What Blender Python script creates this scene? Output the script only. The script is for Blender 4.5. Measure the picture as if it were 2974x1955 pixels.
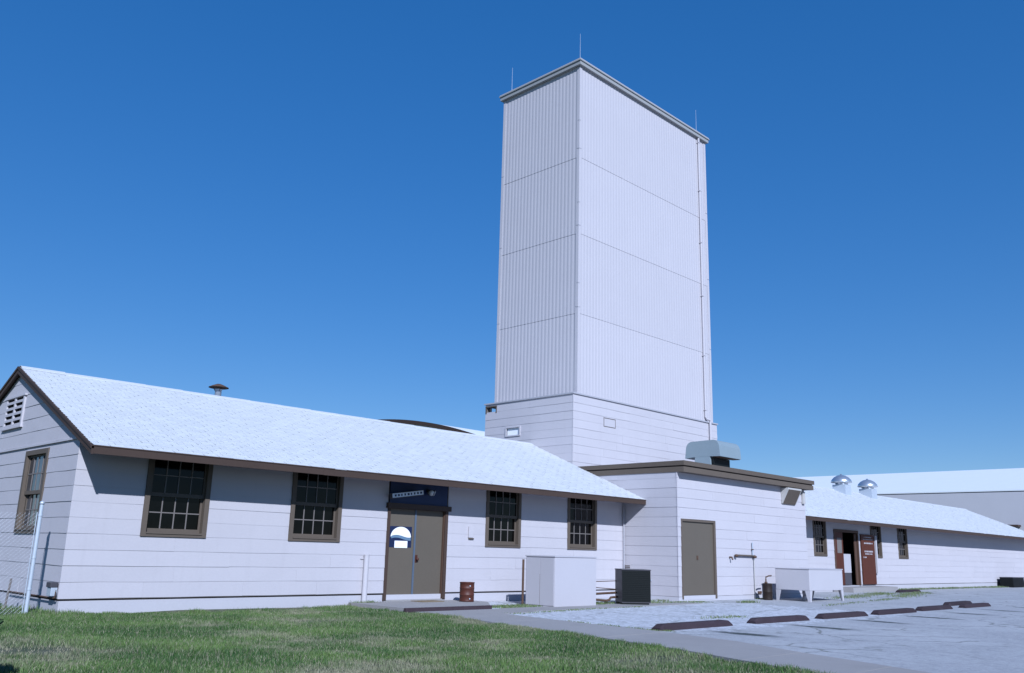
import bpy, bmesh, math, random
import numpy as np
from mathutils import Vector, Matrix

random.seed(7)
rng = np.random.default_rng(11)
SC = bpy.context.scene
for o in list(bpy.data.objects):
    bpy.data.objects.remove(o)
COL = SC.collection

# ------------------------------------------------------------------ camera
CAM = Vector((-6.065, -17.371, 1.057))
YAW, PITCH, ROLL, FPX = 0.789, 0.240, 0.027, 2545.8
fw = Vector((math.sin(YAW) * math.cos(PITCH), math.cos(YAW) * math.cos(PITCH), math.sin(PITCH)))
r0 = Vector((math.cos(YAW), -math.sin(YAW), 0))
u0 = r0.cross(fw)
rr = r0 * math.cos(ROLL) + u0 * math.sin(ROLL)
uu = -r0 * math.sin(ROLL) + u0 * math.cos(ROLL)
cd = bpy.data.cameras.new('camera')
cam = bpy.data.objects.new('camera', cd)
COL.objects.link(cam)
cam.matrix_world = Matrix(((rr.x, uu.x, -fw.x, CAM.x), (rr.y, uu.y, -fw.y, CAM.y),
                           (rr.z, uu.z, -fw.z, CAM.z), (0, 0, 0, 1)))
cd.sensor_fit = 'HORIZONTAL'
cd.sensor_width = 36
cd.lens = FPX / 2974 * 36
cd.clip_end = 6000
SC.camera = cam

# ------------------------------------------------------------------ sky, sun, exposure
SUN = Vector((0.506, 0.87, -0.65)).normalized()      # direction the light travels
w = bpy.data.worlds.new('World')
SC.world = w
w.use_nodes = True
nt = w.node_tree
bg = nt.nodes['Background']
sky = nt.nodes.new('ShaderNodeTexSky')
sky.sky_type = 'NISHITA'
sky.sun_disc = False
sky.sun_elevation = math.asin(-SUN.z)
sky.sun_rotation = math.atan2(-SUN.x, -SUN.y)
sky.altitude = 900
sky.air_density = 1.0
sky.dust_density = 0.0
sky.ozone_density = 4.0
gm_ = nt.nodes.new('ShaderNodeGamma')
gm_.inputs[1].default_value = 0.53
hs = nt.nodes.new('ShaderNodeHueSaturation')          # slide-film rendering of the clear blue
hs.inputs['Saturation'].default_value = 1.76
hs.inputs['Value'].default_value = 1.90
hs.inputs['Hue'].default_value = 0.511
nt.links.new(sky.outputs[0], gm_.inputs[0])
nt.links.new(gm_.outputs[0], hs.inputs['Color'])
nt.links.new(hs.outputs[0], bg.inputs[0])
bg.inputs[1].default_value = 0.10
sd = bpy.data.lights.new('sun', 'SUN')
sd.energy = 5.0
sd.angle = math.radians(0.55)
sd.color = (1.0, 0.965, 0.93)
so = bpy.data.objects.new('sun', sd)
so.rotation_euler = SUN.to_track_quat('-Z', 'Y').to_euler()
so.location = (-20, -40, 40)
COL.objects.link(so)
SC.view_settings.view_transform = 'Standard'
SC.view_settings.look = 'None'
SC.view_settings.gamma = 1
SC.view_settings.exposure = 0.12
SC.view_settings.use_white_balance = True            # daylight film: cool rendering
SC.view_settings.white_balance_temperature = 5350
SC.view_settings.white_balance_tint = 10

# ------------------------------------------------------------------ materials
def N(nt, t, **kw):
    n = nt.nodes.new(t)
    for k, v in kw.items():
        if isinstance(k, str) and hasattr(n, k):
            setattr(n, k, v)
    return n


def newmat(name, rough=0.7, spec=0.3, metal=0.0):
    m = bpy.data.materials.new(name)
    m.use_nodes = True
    b = m.node_tree.nodes['Principled BSDF']
    b.inputs['Roughness'].default_value = rough
    b.inputs['Specular IOR Level'].default_value = spec
    b.inputs['Metallic'].default_value = metal
    return m, m.node_tree, b


def pos(nt, scale=(1, 1, 1)):
    g = N(nt, 'ShaderNodeNewGeometry')
    v = N(nt, 'ShaderNodeVectorMath', operation='MULTIPLY')
    nt.links.new(g.outputs['Position'], v.inputs[0])
    v.inputs[1].default_value = scale
    return v.outputs[0]


def noise(nt, scale, vec, detail=4, rough=0.6, dist=0.0):
    n = N(nt, 'ShaderNodeTexNoise')
    n.inputs['Scale'].default_value = scale
    n.inputs['Detail'].default_value = detail
    n.inputs['Roughness'].default_value = rough
    n.inputs['Distortion'].default_value = dist
    nt.links.new(vec, n.inputs['Vector'])
    return n.outputs['Fac']


def ramp(nt, fac, stops):
    r = N(nt, 'ShaderNodeValToRGB')
    el = r.color_ramp.elements
    while len(el) < len(stops):
        el.new(0.5)
    for e, (p, c) in zip(el, stops):
        e.position = p
        e.color = (c[0], c[1], c[2], 1) if not isinstance(c, (int, float)) else (c, c, c, 1)
    nt.links.new(fac, r.inputs[0])
    return r.outputs[0]


def mix(nt, fac, a, b, blend='MIX'):
    m = N(nt, 'ShaderNodeMix', data_type='RGBA', blend_type=blend)
    if isinstance(fac, (int, float)):
        m.inputs[0].default_value = fac
    else:
        nt.links.new(fac, m.inputs[0])
    for i, x in ((6, a), (7, b)):
        if isinstance(x, tuple):
            m.inputs[i].default_value = (x[0], x[1], x[2], 1)
        else:
            nt.links.new(x, m.inputs[i])
    return m.outputs[2]


def math_(nt, op, a, b=None):
    m = N(nt, 'ShaderNodeMath', operation=op)
    for i, x in enumerate((a, b)):
        if x is None:
            continue
        if isinstance(x, (int, float)):
            m.inputs[i].default_value = x
        else:
            nt.links.new(x, m.inputs[i])
    return m.outputs[0]


def bump(nt, b, h, strength=0.3, dist=0.02):
    n = N(nt, 'ShaderNodeBump')
    n.inputs['Strength'].default_value = strength
    n.inputs['Distance'].default_value = dist
    nt.links.new(h, n.inputs['Height'])
    nt.links.new(n.outputs[0], b.inputs['Normal'])


def sc(c, k):
    return tuple(min(1, x * k) for x in c)


def paint(name, c, var=0.06, dirt=0.0, dirtcol=(0.25, 0.22, 0.2), rough=0.75, spec=0.25, bumpk=0.15, bscale=120, metal=0.0, streak=0.0):
    """weathered paint: broad mottling, vertical run marks, fine relief"""
    m, nt, b = newmat(name, rough, spec, metal)
    n1 = noise(nt, 0.9, pos(nt), 6, 0.65)
    n2 = noise(nt, 22, pos(nt), 3, 0.6)
    col = mix(nt, ramp(nt, n1, [(0.3, 0.0), (0.7, 1.0)]), sc(c, 1 - var), sc(c, 1 + var))
    col = mix(nt, 0.5, col, ramp(nt, n2, [(0.25, sc(c, 1 - var)), (0.75, sc(c, 1 + var))]))
    oi = N(nt, 'ShaderNodeObjectInfo')
    col = mix(nt, 1.0, col, ramp(nt, oi.outputs['Random'], [(0.0, 1 - var), (1.0, 1.0)]), 'MULTIPLY')
    if streak > 0:
        n3 = noise(nt, 1.0, pos(nt, (5, 5, 0.35)), 4, 0.7)
        col = mix(nt, ramp(nt, n3, [(0.52, 0.0), (0.8, streak)]), col, dirtcol)
    if dirt > 0:
        n4 = noise(nt, 2.7, pos(nt, (1, 1, 1)), 8, 0.75, 0.6)
        col = mix(nt, ramp(nt, n4, [(0.55, 0.0), (0.8, dirt)]), col, dirtcol)
    nt.links.new(col, b.inputs['Base Color'])
    if bumpk > 0:
        bump(nt, b, noise(nt, bscale, pos(nt), 3, 0.6), bumpk, 0.004)
    return m


M = {}
WALL = (0.468, 0.441, 0.464)
M['wall'] = paint('siding_paint', WALL, 0.035, 0.12, (0.33, 0.31, 0.32), 0.8, 0.2, 0.25, 60, streak=0.14)
M['back'] = paint('siding_backing', (0.16, 0.14, 0.13), 0.08)
M['found'] = paint('foundation_paint', (0.452, 0.434, 0.462), 0.04, 0.12, (0.33, 0.30, 0.28), 0.85, 0.2, 0.3, 40)
M['tower'] = paint('tower_metal_paint', (0.468, 0.441, 0.464), 0.03, 0.05, (0.36, 0.34, 0.35), 0.55, 0.3, 0.05, 80, streak=0.10)
M['flash'] = paint('flashing_paint', (0.38, 0.37, 0.40), 0.05, 0.2, (0.25, 0.23, 0.2), 0.6)
M['capfl'] = paint('tower_cap_paint', (0.30, 0.30, 0.30), 0.05, 0.2, (0.16, 0.14, 0.12), 0.6)
M['brown'] = paint('brown_trim_paint', (0.058, 0.037, 0.028), 0.12, 0.25, (0.05, 0.04, 0.035), 0.7, 0.3, 0.2, 50)
M['brownlt'] = paint('taupe_trim_paint', (0.112, 0.088, 0.068), 0.10, 0.2, (0.08, 0.07, 0.06), 0.7, 0.3, 0.2, 50)
M['soffit'] = paint('soffit_boards', (0.05, 0.035, 0.03), 0.15)
M['reddoor'] = paint('red_brown_door_paint', (0.085, 0.024, 0.012), 0.15, 0.3, (0.06, 0.03, 0.02), 0.6)
M['jamb'] = paint('door_jamb_paint', (0.09, 0.052, 0.036), 0.12, 0.2, (0.06, 0.04, 0.03), 0.65)
M['door'] = paint('grey_brown_door_paint', (0.115, 0.096, 0.074), 0.07, 0.15, (0.10, 0.08, 0.07), 0.6, 0.3, 0.1, 70, streak=0.15)
M['muntin'] = paint('muntin_paint', (0.17, 0.15, 0.14), 0.1)
M['navy'] = paint('navy_panel_paint', (0.005, 0.020, 0.085), 0.15, 0.2, (0.01, 0.02, 0.05), 0.5, 0.4)
M['navydk'] = paint('dark_navy_print', (0.012, 0.02, 0.06), 0.1, 0, rough=0.5)
M['white'] = paint('white_print', (0.82, 0.82, 0.84), 0.02, 0, rough=0.5)
M['wave'] = paint('blue_grey_print', (0.14, 0.22, 0.32), 0.2, 0, rough=0.5)
M['strip'] = paint('pale_blue_weatherstrip', (0.085, 0.11, 0.155), 0.1, 0.2, (0.1, 0.1, 0.12), 0.5, 0.4)
M['black'] = paint('black_enamel', (0.006, 0.008, 0.008), 0.2, 0, rough=0.6, spec=0.2)
M['darkmetal'] = paint('dark_grey_metal', (0.065, 0.06, 0.07), 0.12, 0.3, (0.05, 0.04, 0.04), 0.55, 0.4)
M['rust'] = paint('rusty_brown_drum', (0.068, 0.018, 0.010), 0.25, 0.5, (0.03, 0.012, 0.008), 0.55, 0.4, 0.3, 40)
M['darkdrum'] = paint('dark_oily_drum', (0.022, 0.014, 0.011), 0.25, 0.3, (0.05, 0.03, 0.02), 0.6)
M['rustpipe'] = paint('rusty_pipe', (0.10, 0.06, 0.04), 0.25, 0.4, (0.04, 0.02, 0.015), 0.7)
M['stop'] = paint('weathered_timber_stop', (0.040, 0.028, 0.034), 0.25, 0.6, (0.085, 0.07, 0.08), 0.85, 0.2, 0.6, 30)
M['galv'] = paint('galvanised_steel', (0.52, 0.56, 0.62), 0.08, 0.15, (0.35, 0.35, 0.36), 0.45, 0.5, 0.1, 60, metal=0.35)
M['alu'] = paint('spun_aluminium', (0.62, 0.64, 0.68), 0.06, 0.1, (0.4, 0.4, 0.42), 0.32, 0.5, 0.05, 60, metal=0.8)
M['teal'] = paint('grey_green_sheet_metal', (0.22, 0.27, 0.30), 0.06, 0.15, (0.15, 0.15, 0.14), 0.5, 0.4)
M['bin'] = paint('pale_bin_enamel', (0.455, 0.432, 0.455), 0.03, 0.2, (0.4, 0.36, 0.34), 0.5, 0.35)
M['cab'] = paint('pale_cabinet_enamel', (0.435, 0.412, 0.435), 0.03, 0.1, (0.45, 0.43, 0.43), 0.5, 0.35, 0.08)
M['hangroof'] = paint('white_hangar_roof', (0.68, 0.69, 0.70), 0.03, 0.08, (0.6, 0.6, 0.6), 0.6)
M['hangwall'] = paint('grey_hangar_wall', (0.47, 0.455, 0.48), 0.04, 0.1, (0.4, 0.38, 0.38), 0.75)
M['mat'] = paint('coir_mat', (0.22, 0.17, 0.11), 0.2, 0.3, (0.12, 0.1, 0.07), 0.95, 0.1, 1.0, 150)
M['flatroof'] = paint('flat_roof_gravel', (0.35, 0.35, 0.37), 0.15, 0.3, rough=0.9)
M['hood'] = paint('cream_hood_paint', (0.44, 0.42, 0.40), 0.05, 0.3, (0.25, 0.2, 0.15), 0.7)
M['stepedge'] = paint('dark_stained_step_edge', (0.055, 0.038, 0.045), 0.2, 0.5, (0.10, 0.09, 0.10), 0.85, 0.2, 0.5, 30)
M['leaf'] = paint('shrub_leaf', (0.05, 0.09, 0.03), 0.3, rough=0.6)
M['bark'] = paint('shrub_bark', (0.09, 0.06, 0.04), 0.3, rough=0.9)

# roof shingles: white coating worn to grey in small flecks
m, nt, b = newmat('white_coated_shingles', 0.85, 0.2)
a = N(nt, 'ShaderNodeAttribute', attribute_name='rnd')
n1 = noise(nt, 30, pos(nt, (0.6, 1, 1)), 4, 0.75)
n2 = noise(nt, 0.6, pos(nt), 5, 0.6)
base = mix(nt, a.outputs['Fac'], (0.515, 0.523, 0.535), (0.56, 0.568, 0.58))
base = mix(nt, ramp(nt, n1, [(0.56, 0.0), (0.74, 0.24)]), base, (0.34, 0.37, 0.41))
base = mix(nt, ramp(nt, n2, [(0.45, 0.0), (0.8, 0.12)]), base, (0.47, 0.50, 0.54))
nt.links.new(base, b.inputs['Base Color'])
bump(nt, b, noise(nt, 180, pos(nt), 3, 0.7), 0.5, 0.006)
M['shingle'] = m

# window glass: dark room behind old panes
m, nt, b = newmat('dark_window_glass', 0.08, 0.18)
n1 = noise(nt, 3.0, pos(nt), 3, 0.6)
nt.links.new(ramp(nt, n1, [(0.3, (0.001, 0.001, 0.001)), (0.8, (0.004, 0.004, 0.004))]), b.inputs['Base Color'])
bump(nt, b, noise(nt, 2.5, pos(nt), 2, 0.5), 0.05, 0.02)
M['glass'] = m
m, nt, b = newmat('gable_window_glass', 0.05, 0.9)
n1 = noise(nt, 2.0, pos(nt, (1, 1, 0.6)), 3, 0.6)
nt.links.new(ramp(nt, n1, [(0.4, (0.012, 0.016, 0.025)), (0.75, (0.10, 0.11, 0.13))]), b.inputs['Base Color'])
M['glass2'] = m
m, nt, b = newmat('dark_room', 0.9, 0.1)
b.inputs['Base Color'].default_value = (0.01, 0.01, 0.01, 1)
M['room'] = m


def groundmat(name, kind):
    m, nt, b = newmat(name, 0.92, 0.15)
    P = pos(nt)
    big = noise(nt, 0.35, P, 6, 0.6, 0.4)
    mid = noise(nt, 2.2, P, 6, 0.7, 0.3)
    med = noise(nt, 11, P, 6, 0.8, 0.1)
    fine = noise(nt, 45, P, 3, 0.7)
    if kind == 'lot':
        c = ramp(nt, big, [(0.3, (0.31, 0.312, 0.33)), (0.7, (0.40, 0.402, 0.42))])
        c = mix(nt, ramp(nt, mid, [(0.45, 0.0), (0.66, 0.6)]), c, (0.25, 0.255, 0.27))
        c = mix(nt, ramp(nt, fine, [(0.50, 0.0), (0.72, 0.55)]), c, (0.46, 0.47, 0.51))
        c = mix(nt, ramp(nt, med, [(0.5, 0.0), (0.68, 0.6)]), c, (0.50, 0.50, 0.52))
        c = mix(nt, ramp(nt, med, [(0.30, 0.7), (0.43, 0.0)]), c, (0.15, 0.155, 0.165))
        # paler loose gravel between the walk and the row of stops
        sx = N(nt, 'ShaderNodeSeparateXYZ')
        g = N(nt, 'ShaderNodeNewGeometry')
        nt.links.new(g.outputs['Position'], sx.inputs[0])
        X, Y = sx.outputs[0], sx.outputs[1]
        wob = math_(nt, 'MULTIPLY', math_(nt, 'SUBTRACT', mid, 0.5), 4.0)
        gy = math_(nt, 'ADD', Y, wob)
        gm = math_(nt, 'MULTIPLY', math_(nt, 'GREATER_THAN', gy, -8.2), math_(nt, 'LESS_THAN', math_(nt, 'ADD', X, wob), 18))
        speck = ramp(nt, noise(nt, 9, P, 4, 0.75), [(0.42, 0.0), (0.55, 0.75)])
        c = mix(nt, math_(nt, 'MULTIPLY', gm, speck), c, (0.60, 0.61, 0.66))
        # weedy cracks
        vo = N(nt, 'ShaderNodeTexVoronoi', feature='DISTANCE_TO_EDGE')
        vo.inputs['Scale'].default_value = 0.42
        wv = N(nt, 'ShaderNodeVectorMath', operation='ADD')
        nz = N(nt, 'ShaderNodeTexNoise')
        nz.inputs['Scale'].default_value = 1.3
        nz.inputs['Detail'].default_value = 5
        nt.links.new(P, nz.inputs['Vector'])
        nt.links.new(P, wv.inputs[0])
        nt.links.new(nz.outputs['Color'], wv.inputs[1])
        nt.links.new(wv.outputs[0], vo.inputs['Vector'])
        cr = ramp(nt, vo.outputs['Distance'], [(0.0, 0.85), (0.022, 0.0)])
        near = ramp(nt, big, [(0.42, 0.0), (0.6, 1.0)])
        c = mix(nt, math_(nt, 'MULTIPLY', cr, near), c, (0.12, 0.125, 0.11))
        # dark drip streak down the middle of each parking bay
        wig = math_(nt, 'MULTIPLY', math_(nt, 'SUBTRACT', mid, 0.5), 0.5)
        ph = math_(nt, 'FRACT', math_(nt, 'DIVIDE', math_(nt, 'ADD', math_(nt, 'ADD', X, wig), 300.0 - 8.5 + 1.465 - 1.14), 2.93))
        dx = math_(nt, 'ABSOLUTE', math_(nt, 'SUBTRACT', ph, 0.5))
        dy = math_(nt, 'ABSOLUTE', math_(nt, 'ADD', math_(nt, 'ADD', Y, 8.95), math_(nt, 'MULTIPLY', math_(nt, 'SUBTRACT', big, 0.5), 1.2)))
        st = math_(nt, 'MULTIPLY', ramp(nt, dx, [(0.035, 1.0), (0.085, 0.0)]), ramp(nt, dy, [(0.3, 1.0), (0.8, 0.0)]))
        st = math_(nt, 'MULTIPLY', st, math_(nt, 'GREATER_THAN', X, 7.6))
        c = mix(nt, st, c, (0.06, 0.07, 0.07))
        bump(nt, b, fine, 0.6, 0.02)
    elif kind == 'walk':
        c = ramp(nt, big, [(0.3, (0.26, 0.245, 0.242)), (0.7, (0.31, 0.294, 0.29))])
        c = mix(nt, ramp(nt, mid, [(0.5, 0.0), (0.75, 0.4)]), c, (0.235, 0.222, 0.222))
        c = mix(nt, ramp(nt, fine, [(0.45, 0.0), (0.75, 0.4)]), c, (0.36, 0.345, 0.34))
        bump(nt, b, fine, 0.35, 0.01)
    elif kind == 'lawn':
        c = ramp(nt, mid, [(0.35, (0.045, 0.075, 0.03)), (0.62, (0.13, 0.13, 0.09))])
        c = mix(nt, ramp(nt, fine, [(0.45, 0.0), (0.75, 0.6)]), c, (0.16, 0.15, 0.12))
        bump(nt, b, fine, 0.8, 0.03)
    else:
        c = ramp(nt, big, [(0.3, (0.06, 0.085, 0.035)), (0.7, (0.12, 0.125, 0.07))])
        bump(nt, b, fine, 0.8, 0.03)
    nt.links.new(c, b.inputs['Base Color'])
    return m


M['lot'] = groundmat('worn_gravelly_asphalt', 'lot')
M['walk'] = groundmat('walk_concrete', 'walk')
M['lawn'] = groundmat('lawn_soil', 'lawn')
M['far'] = groundmat('far_grass', 'far')

m, nt, b = newmat('grass_blades', 0.6, 0.25)
a = N(nt, 'ShaderNodeAttribute', attribute_name='rnd')
d = N(nt, 'ShaderNodeAttribute', attribute_name='dry')
c = mix(nt, a.outputs['Fac'], (0.034, 0.078, 0.020), (0.125, 0.192, 0.050))
c = mix(nt, d.outputs['Fac'], c, (0.26, 0.238, 0.165))
nt.links.new(c, b.inputs['Base Color'])
M['grass'] = m

# ------------------------------------------------------------------ object helpers
BASE = {}


def link(o, parent=None):
    COL.objects.link(o)
    if parent is not None:
        o.parent = parent
        if parent.name in BASE:
            o.matrix_parent_inverse = Matrix.Translation(-BASE[parent.name])
    return o


def mesh(name, v, f, mat, parent=None, smooth=False):
    me = bpy.data.meshes.new(name)
    me.from_pydata([tuple(x) for x in v], [], f)
    me.update()
    if mat:
        me.materials.append(M[mat] if isinstance(mat, str) else mat)
    if smooth:
        for p in me.polygons:
            p.use_smooth = True
    return link(bpy.data.objects.new(name, me), parent)


def tag(o, label=None, cat=None, group=None, kind=None):
    for k, v in (('label', label), ('category', cat), ('group', group), ('kind', kind)):
        if v:
            o[k] = v
    return o


def thing(name, label, cat, loc, group=None, local=False, rz=0):
    o = bpy.data.objects.new(name, None)
    o.empty_display_size = 0.3
    COL.objects.link(o)
    o.location = loc
    o.rotation_euler.z = rz
    if not local:
        BASE[o.name] = Vector(loc)
    return tag(o, label, cat, group)


CUBE = [(0, 3, 2, 1), (4, 5, 6, 7), (0, 1, 5, 4), (1, 2, 6, 5), (2, 3, 7, 6), (3, 0, 4, 7)]


def bxv(x0, x1, y0, y1, z0, z1):
    return [(x0, y0, z0), (x1, y0, z0), (x1, y1, z0), (x0, y1, z0), (x0, y0, z1), (x1, y0, z1), (x1, y1, z1), (x0, y1, z1)]


def box(name, x0, x1, y0, y1, z0, z1, mat, parent=None, bev=0.0):
    o = mesh(name, bxv(x0, x1, y0, y1, z0, z1), CUBE, mat, parent)
    if bev > 0:
        bm = bmesh.new()
        bm.from_mesh(o.data)
        bmesh.ops.bevel(bm, geom=bm.edges[:], offset=bev, segments=2, affect='EDGES', profile=0.6)
        bm.to_mesh(o.data)
        bm.free()
    return o


def boxes(name, lst, mat, parent=None):
    v, f = [], []
    for b_ in lst:
        k = len(v)
        v += bxv(*b_)
        f += [tuple(i + k for i in q) for q in CUBE]
    return mesh(name, v, f, mat, parent)


def prism(name, poly, ax, a0, a1, mat, parent=None, smooth=False):
    """polygon in the two other axes extruded along axis ax from a0 to a1"""
    def P(u, v, a):
        return {'x': (a, u, v), 'y': (u, a, v), 'z': (u, v, a)}[ax]
    n = len(poly)
    v = [P(p[0], p[1], a0) for p in poly] + [P(p[0], p[1], a1) for p in poly]
    f = [tuple(range(n))[::-1], tuple(range(n, 2 * n))]
    f += [(i, (i + 1) % n, n + (i + 1) % n, n + i) for i in range(n)]
    o = mesh(name, v, f, mat, parent, smooth)
    bm = bmesh.new()
    bm.from_mesh(o.data)
    bmesh.ops.recalc_face_normals(bm, faces=bm.faces[:])
    bm.to_mesh(o.data)
    bm.free()
    return o


def tube(name, pts, rad, mat, parent=None, seg=8, taper=None):
    v, f = [], []
    pts = [Vector(p) for p in pts]
    for i, p in enumerate(pts):
        d_ = (pts[min(i + 1, len(pts) - 1)] - pts[max(i - 1, 0)]).normalized()
        s = d_.orthogonal().normalized() if abs(d_.z) > 0.99 else d_.cross(Vector((0, 0, 1))).normalized()
        t = d_.cross(s)
        r = rad if taper is None else rad + (taper - rad) * i / (len(pts) - 1)
        for k in range(seg):
            a_ = 2 * math.pi * k / seg
            v.append(p + (s * math.cos(a_) + t * math.sin(a_)) * r)
        if i:
            o = (i - 1) * seg
            for k in range(seg):
                f.append((o + k, o + (k + 1) % seg, o + seg + (k + 1) % seg, o + seg + k))
    f.append(tuple(range(seg))[::-1])
    f.append(tuple(range(len(v) - seg, len(v))))
    return mesh(name, v, f, mat, parent, smooth=False)


def lathe(name, prof, c, mat, parent=None, seg=24, smooth=True):
    v, f = [], []
    for r, z in prof:
        for k in range(seg):
            a_ = 2 * math.pi * k / seg
            v.append((c[0] + r * math.cos(a_), c[1] + r * math.sin(a_), c[2] + z))
    for i in range(len(prof) - 1):
        for k in range(seg):
            f.append((i * seg + k, i * seg + (k + 1) % seg, (i + 1) * seg + (k + 1) % seg, (i + 1) * seg + k))
    f.append(tuple(range(seg))[::-1])
    f.append(tuple(range(len(v) - seg, len(v))))
    o = mesh(name, v, f, mat, parent)
    if smooth:
        for p in o.data.polygons:
            p.use_smooth = len(p.vertices) == 4
    return o


def wallpanel(name, face, c, th, u0_, u1_, z0, z1, holes, mat, parent):
    """upright wall slab with rectangular openings. face '-y','-x','+y','+x'; c = outer plane; th = thickness inwards"""
    holes = [(h[0], h[1], max(h[2], z0), min(h[3], z1)) for h in holes]
    us = sorted({u0_, u1_} | {h[0] for h in holes} | {h[1] for h in holes})
    zs = sorted({z0, z1} | {h[2] for h in holes} | {h[3] for h in holes})
    inw = 1 if face[0] == '-' else -1

    def P(u, z, d_):
        return (u, c + inw * d_, z) if face[1] == 'y' else (c + inw * d_, u, z)

    def full(i, j):
        if i < 0 or j < 0 or i >= len(us) - 1 or j >= len(zs) - 1:
            return False
        a_, b_ = (us[i] + us[i + 1]) / 2, (zs[j] + zs[j + 1]) / 2
        return not any(h[0] < a_ < h[1] and h[2] < b_ < h[3] for h in holes)
    v, f = [], []

    def quad(*q):
        k = len(v)
        v.extend(q)
        f.append((k, k + 1, k + 2, k + 3))
    for i in range(len(us) - 1):
        for j in range(len(zs) - 1):
            if not full(i, j):
                continue
            a_, b_, p, q = us[i], us[i + 1], zs[j], zs[j + 1]
            for d_ in (0, th):
                quad(P(a_, p, d_), P(b_, p, d_), P(b_, q, d_), P(a_, q, d_))
            if not full(i - 1, j):
                quad(P(a_, p, 0), P(a_, q, 0), P(a_, q, th), P(a_, p, th))
            if not full(i + 1, j):
                quad(P(b_, p, 0), P(b_, q, 0), P(b_, q, th), P(b_, p, th))
            if not full(i, j - 1):
                quad(P(a_, p, 0), P(b_, p, 0), P(b_, p, th), P(a_, p, th))
            if not full(i, j + 1):
                quad(P(a_, q, 0), P(b_, q, 0), P(b_, q, th), P(a_, q, th))
    return mesh(name, v, f, mat, parent)


EXP = 0.2905     # siding course


def board(parent, face, c, ua, ub, z0, z1, ua1=None, ub1=None, t=0.010):
    """one lapped siding course between ua..ub, thicker at its lower edge which wanders a little"""
    ua1 = ua if ua1 is None else ua1
    ub1 = ub if ub1 is None else ub1
    if ub - ua > 3.4 and ua1 == ua and ub1 == ub:          # butt joint between two lengths
        m_ = random.uniform(ua + 1.5, min(ub - 1.5, ua + 3.7))
        board(parent, face, c, ua, m_ - 0.001, z0, z1, t=t)
        return board(parent, face, c, m_ + 0.001, ub, z0, z1, t=t)
    t = t * random.uniform(0.7, 1.45)
    n = max(1, int(round((ub - ua) / 0.61)))
    out = -1 if face[0] == '-' else 1

    def P(u, z, d_):
        return (u, c + out * d_, z) if face[1] == 'y' else (c + out * d_, u, z)
    v, f = [], []
    for i in range(n + 1):
        k = i / n
        uu_ = ua + (ub - ua) * k
        ut = ua1 + (ub1 - ua1) * k
        zb = z0 + 0.004 + random.uniform(-0.004, 0.005)
        tt = t + random.uniform(-0.002, 0.003)
        v += [P(uu_, zb, tt), P(ut, z1 + 0.012, 0.003), P(uu_, zb, -0.012), P(ut, z1 + 0.012, -0.012)]
        if i:
            a_, b_ = (i - 1) * 4, i * 4
            f += [(a_, b_, b_ + 1, a_ + 1), (a_ + 2, b_ + 2, b_, a_)]
    f += [(0, 1, 3, 2), (n * 4, n * 4 + 2, n * 4 + 3, n * 4 + 1)]
    return mesh('siding_board', v, f, 'wall', parent)


def siding(parent, face, c, ua, ub, zstart, ztop, holes=(), lim=None):
    """courses up a wall, split around openings; lim(z) -> (u0,u1) trims under a gable"""
    z = zstart
    while z < ztop - 0.03:
        z1 = min(z + EXP, ztop)
        cuts = sorted([h for h in holes if h[2] < z1 - 0.04 and h[3] > z + 0.04])
        a_, b_, a1, b1 = ua, ub, None, None
        if lim:
            la, lb = lim(z)
            ta, tb = lim(z1)
            a_, b_ = max(ua, la), min(ub, lb)
            a1, b1 = max(ua, ta), min(ub, tb)
            if b_ - a_ < 0.15:
                break
            if b1 < a1:
                a1 = b1 = (a1 + b1) / 2
        if not cuts:
            board(parent, face, c, a_, b_, z, z1, a1, b1)
        else:
            cur, cur1 = a_, a1
            for h in cuts:
                if h[0] - cur > 0.03:
                    board(parent, face, c, cur, h[0], z, z1, cur1, None)
                if h[2] - z > 0.03:
                    board(parent, face, c, h[0], h[1], z, h[2] - 0.012)
                if z1 - h[3] > 0.03:
                    board(parent, face, c, h[0], h[1], h[3], z1)
                cur, cur1 = h[1], None
            if b_ - cur > 0.03:
                board(parent, face, c, cur, b_, z, z1, None, b1)
        z = z1


# ------------------------------------------------------------------ window prototype (local: x across, -y out, z up from casing bottom)
WW, WH = 1.35, 1.68
ROT = {'-y': 0.0, '-x': -math.pi / 2}


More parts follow.
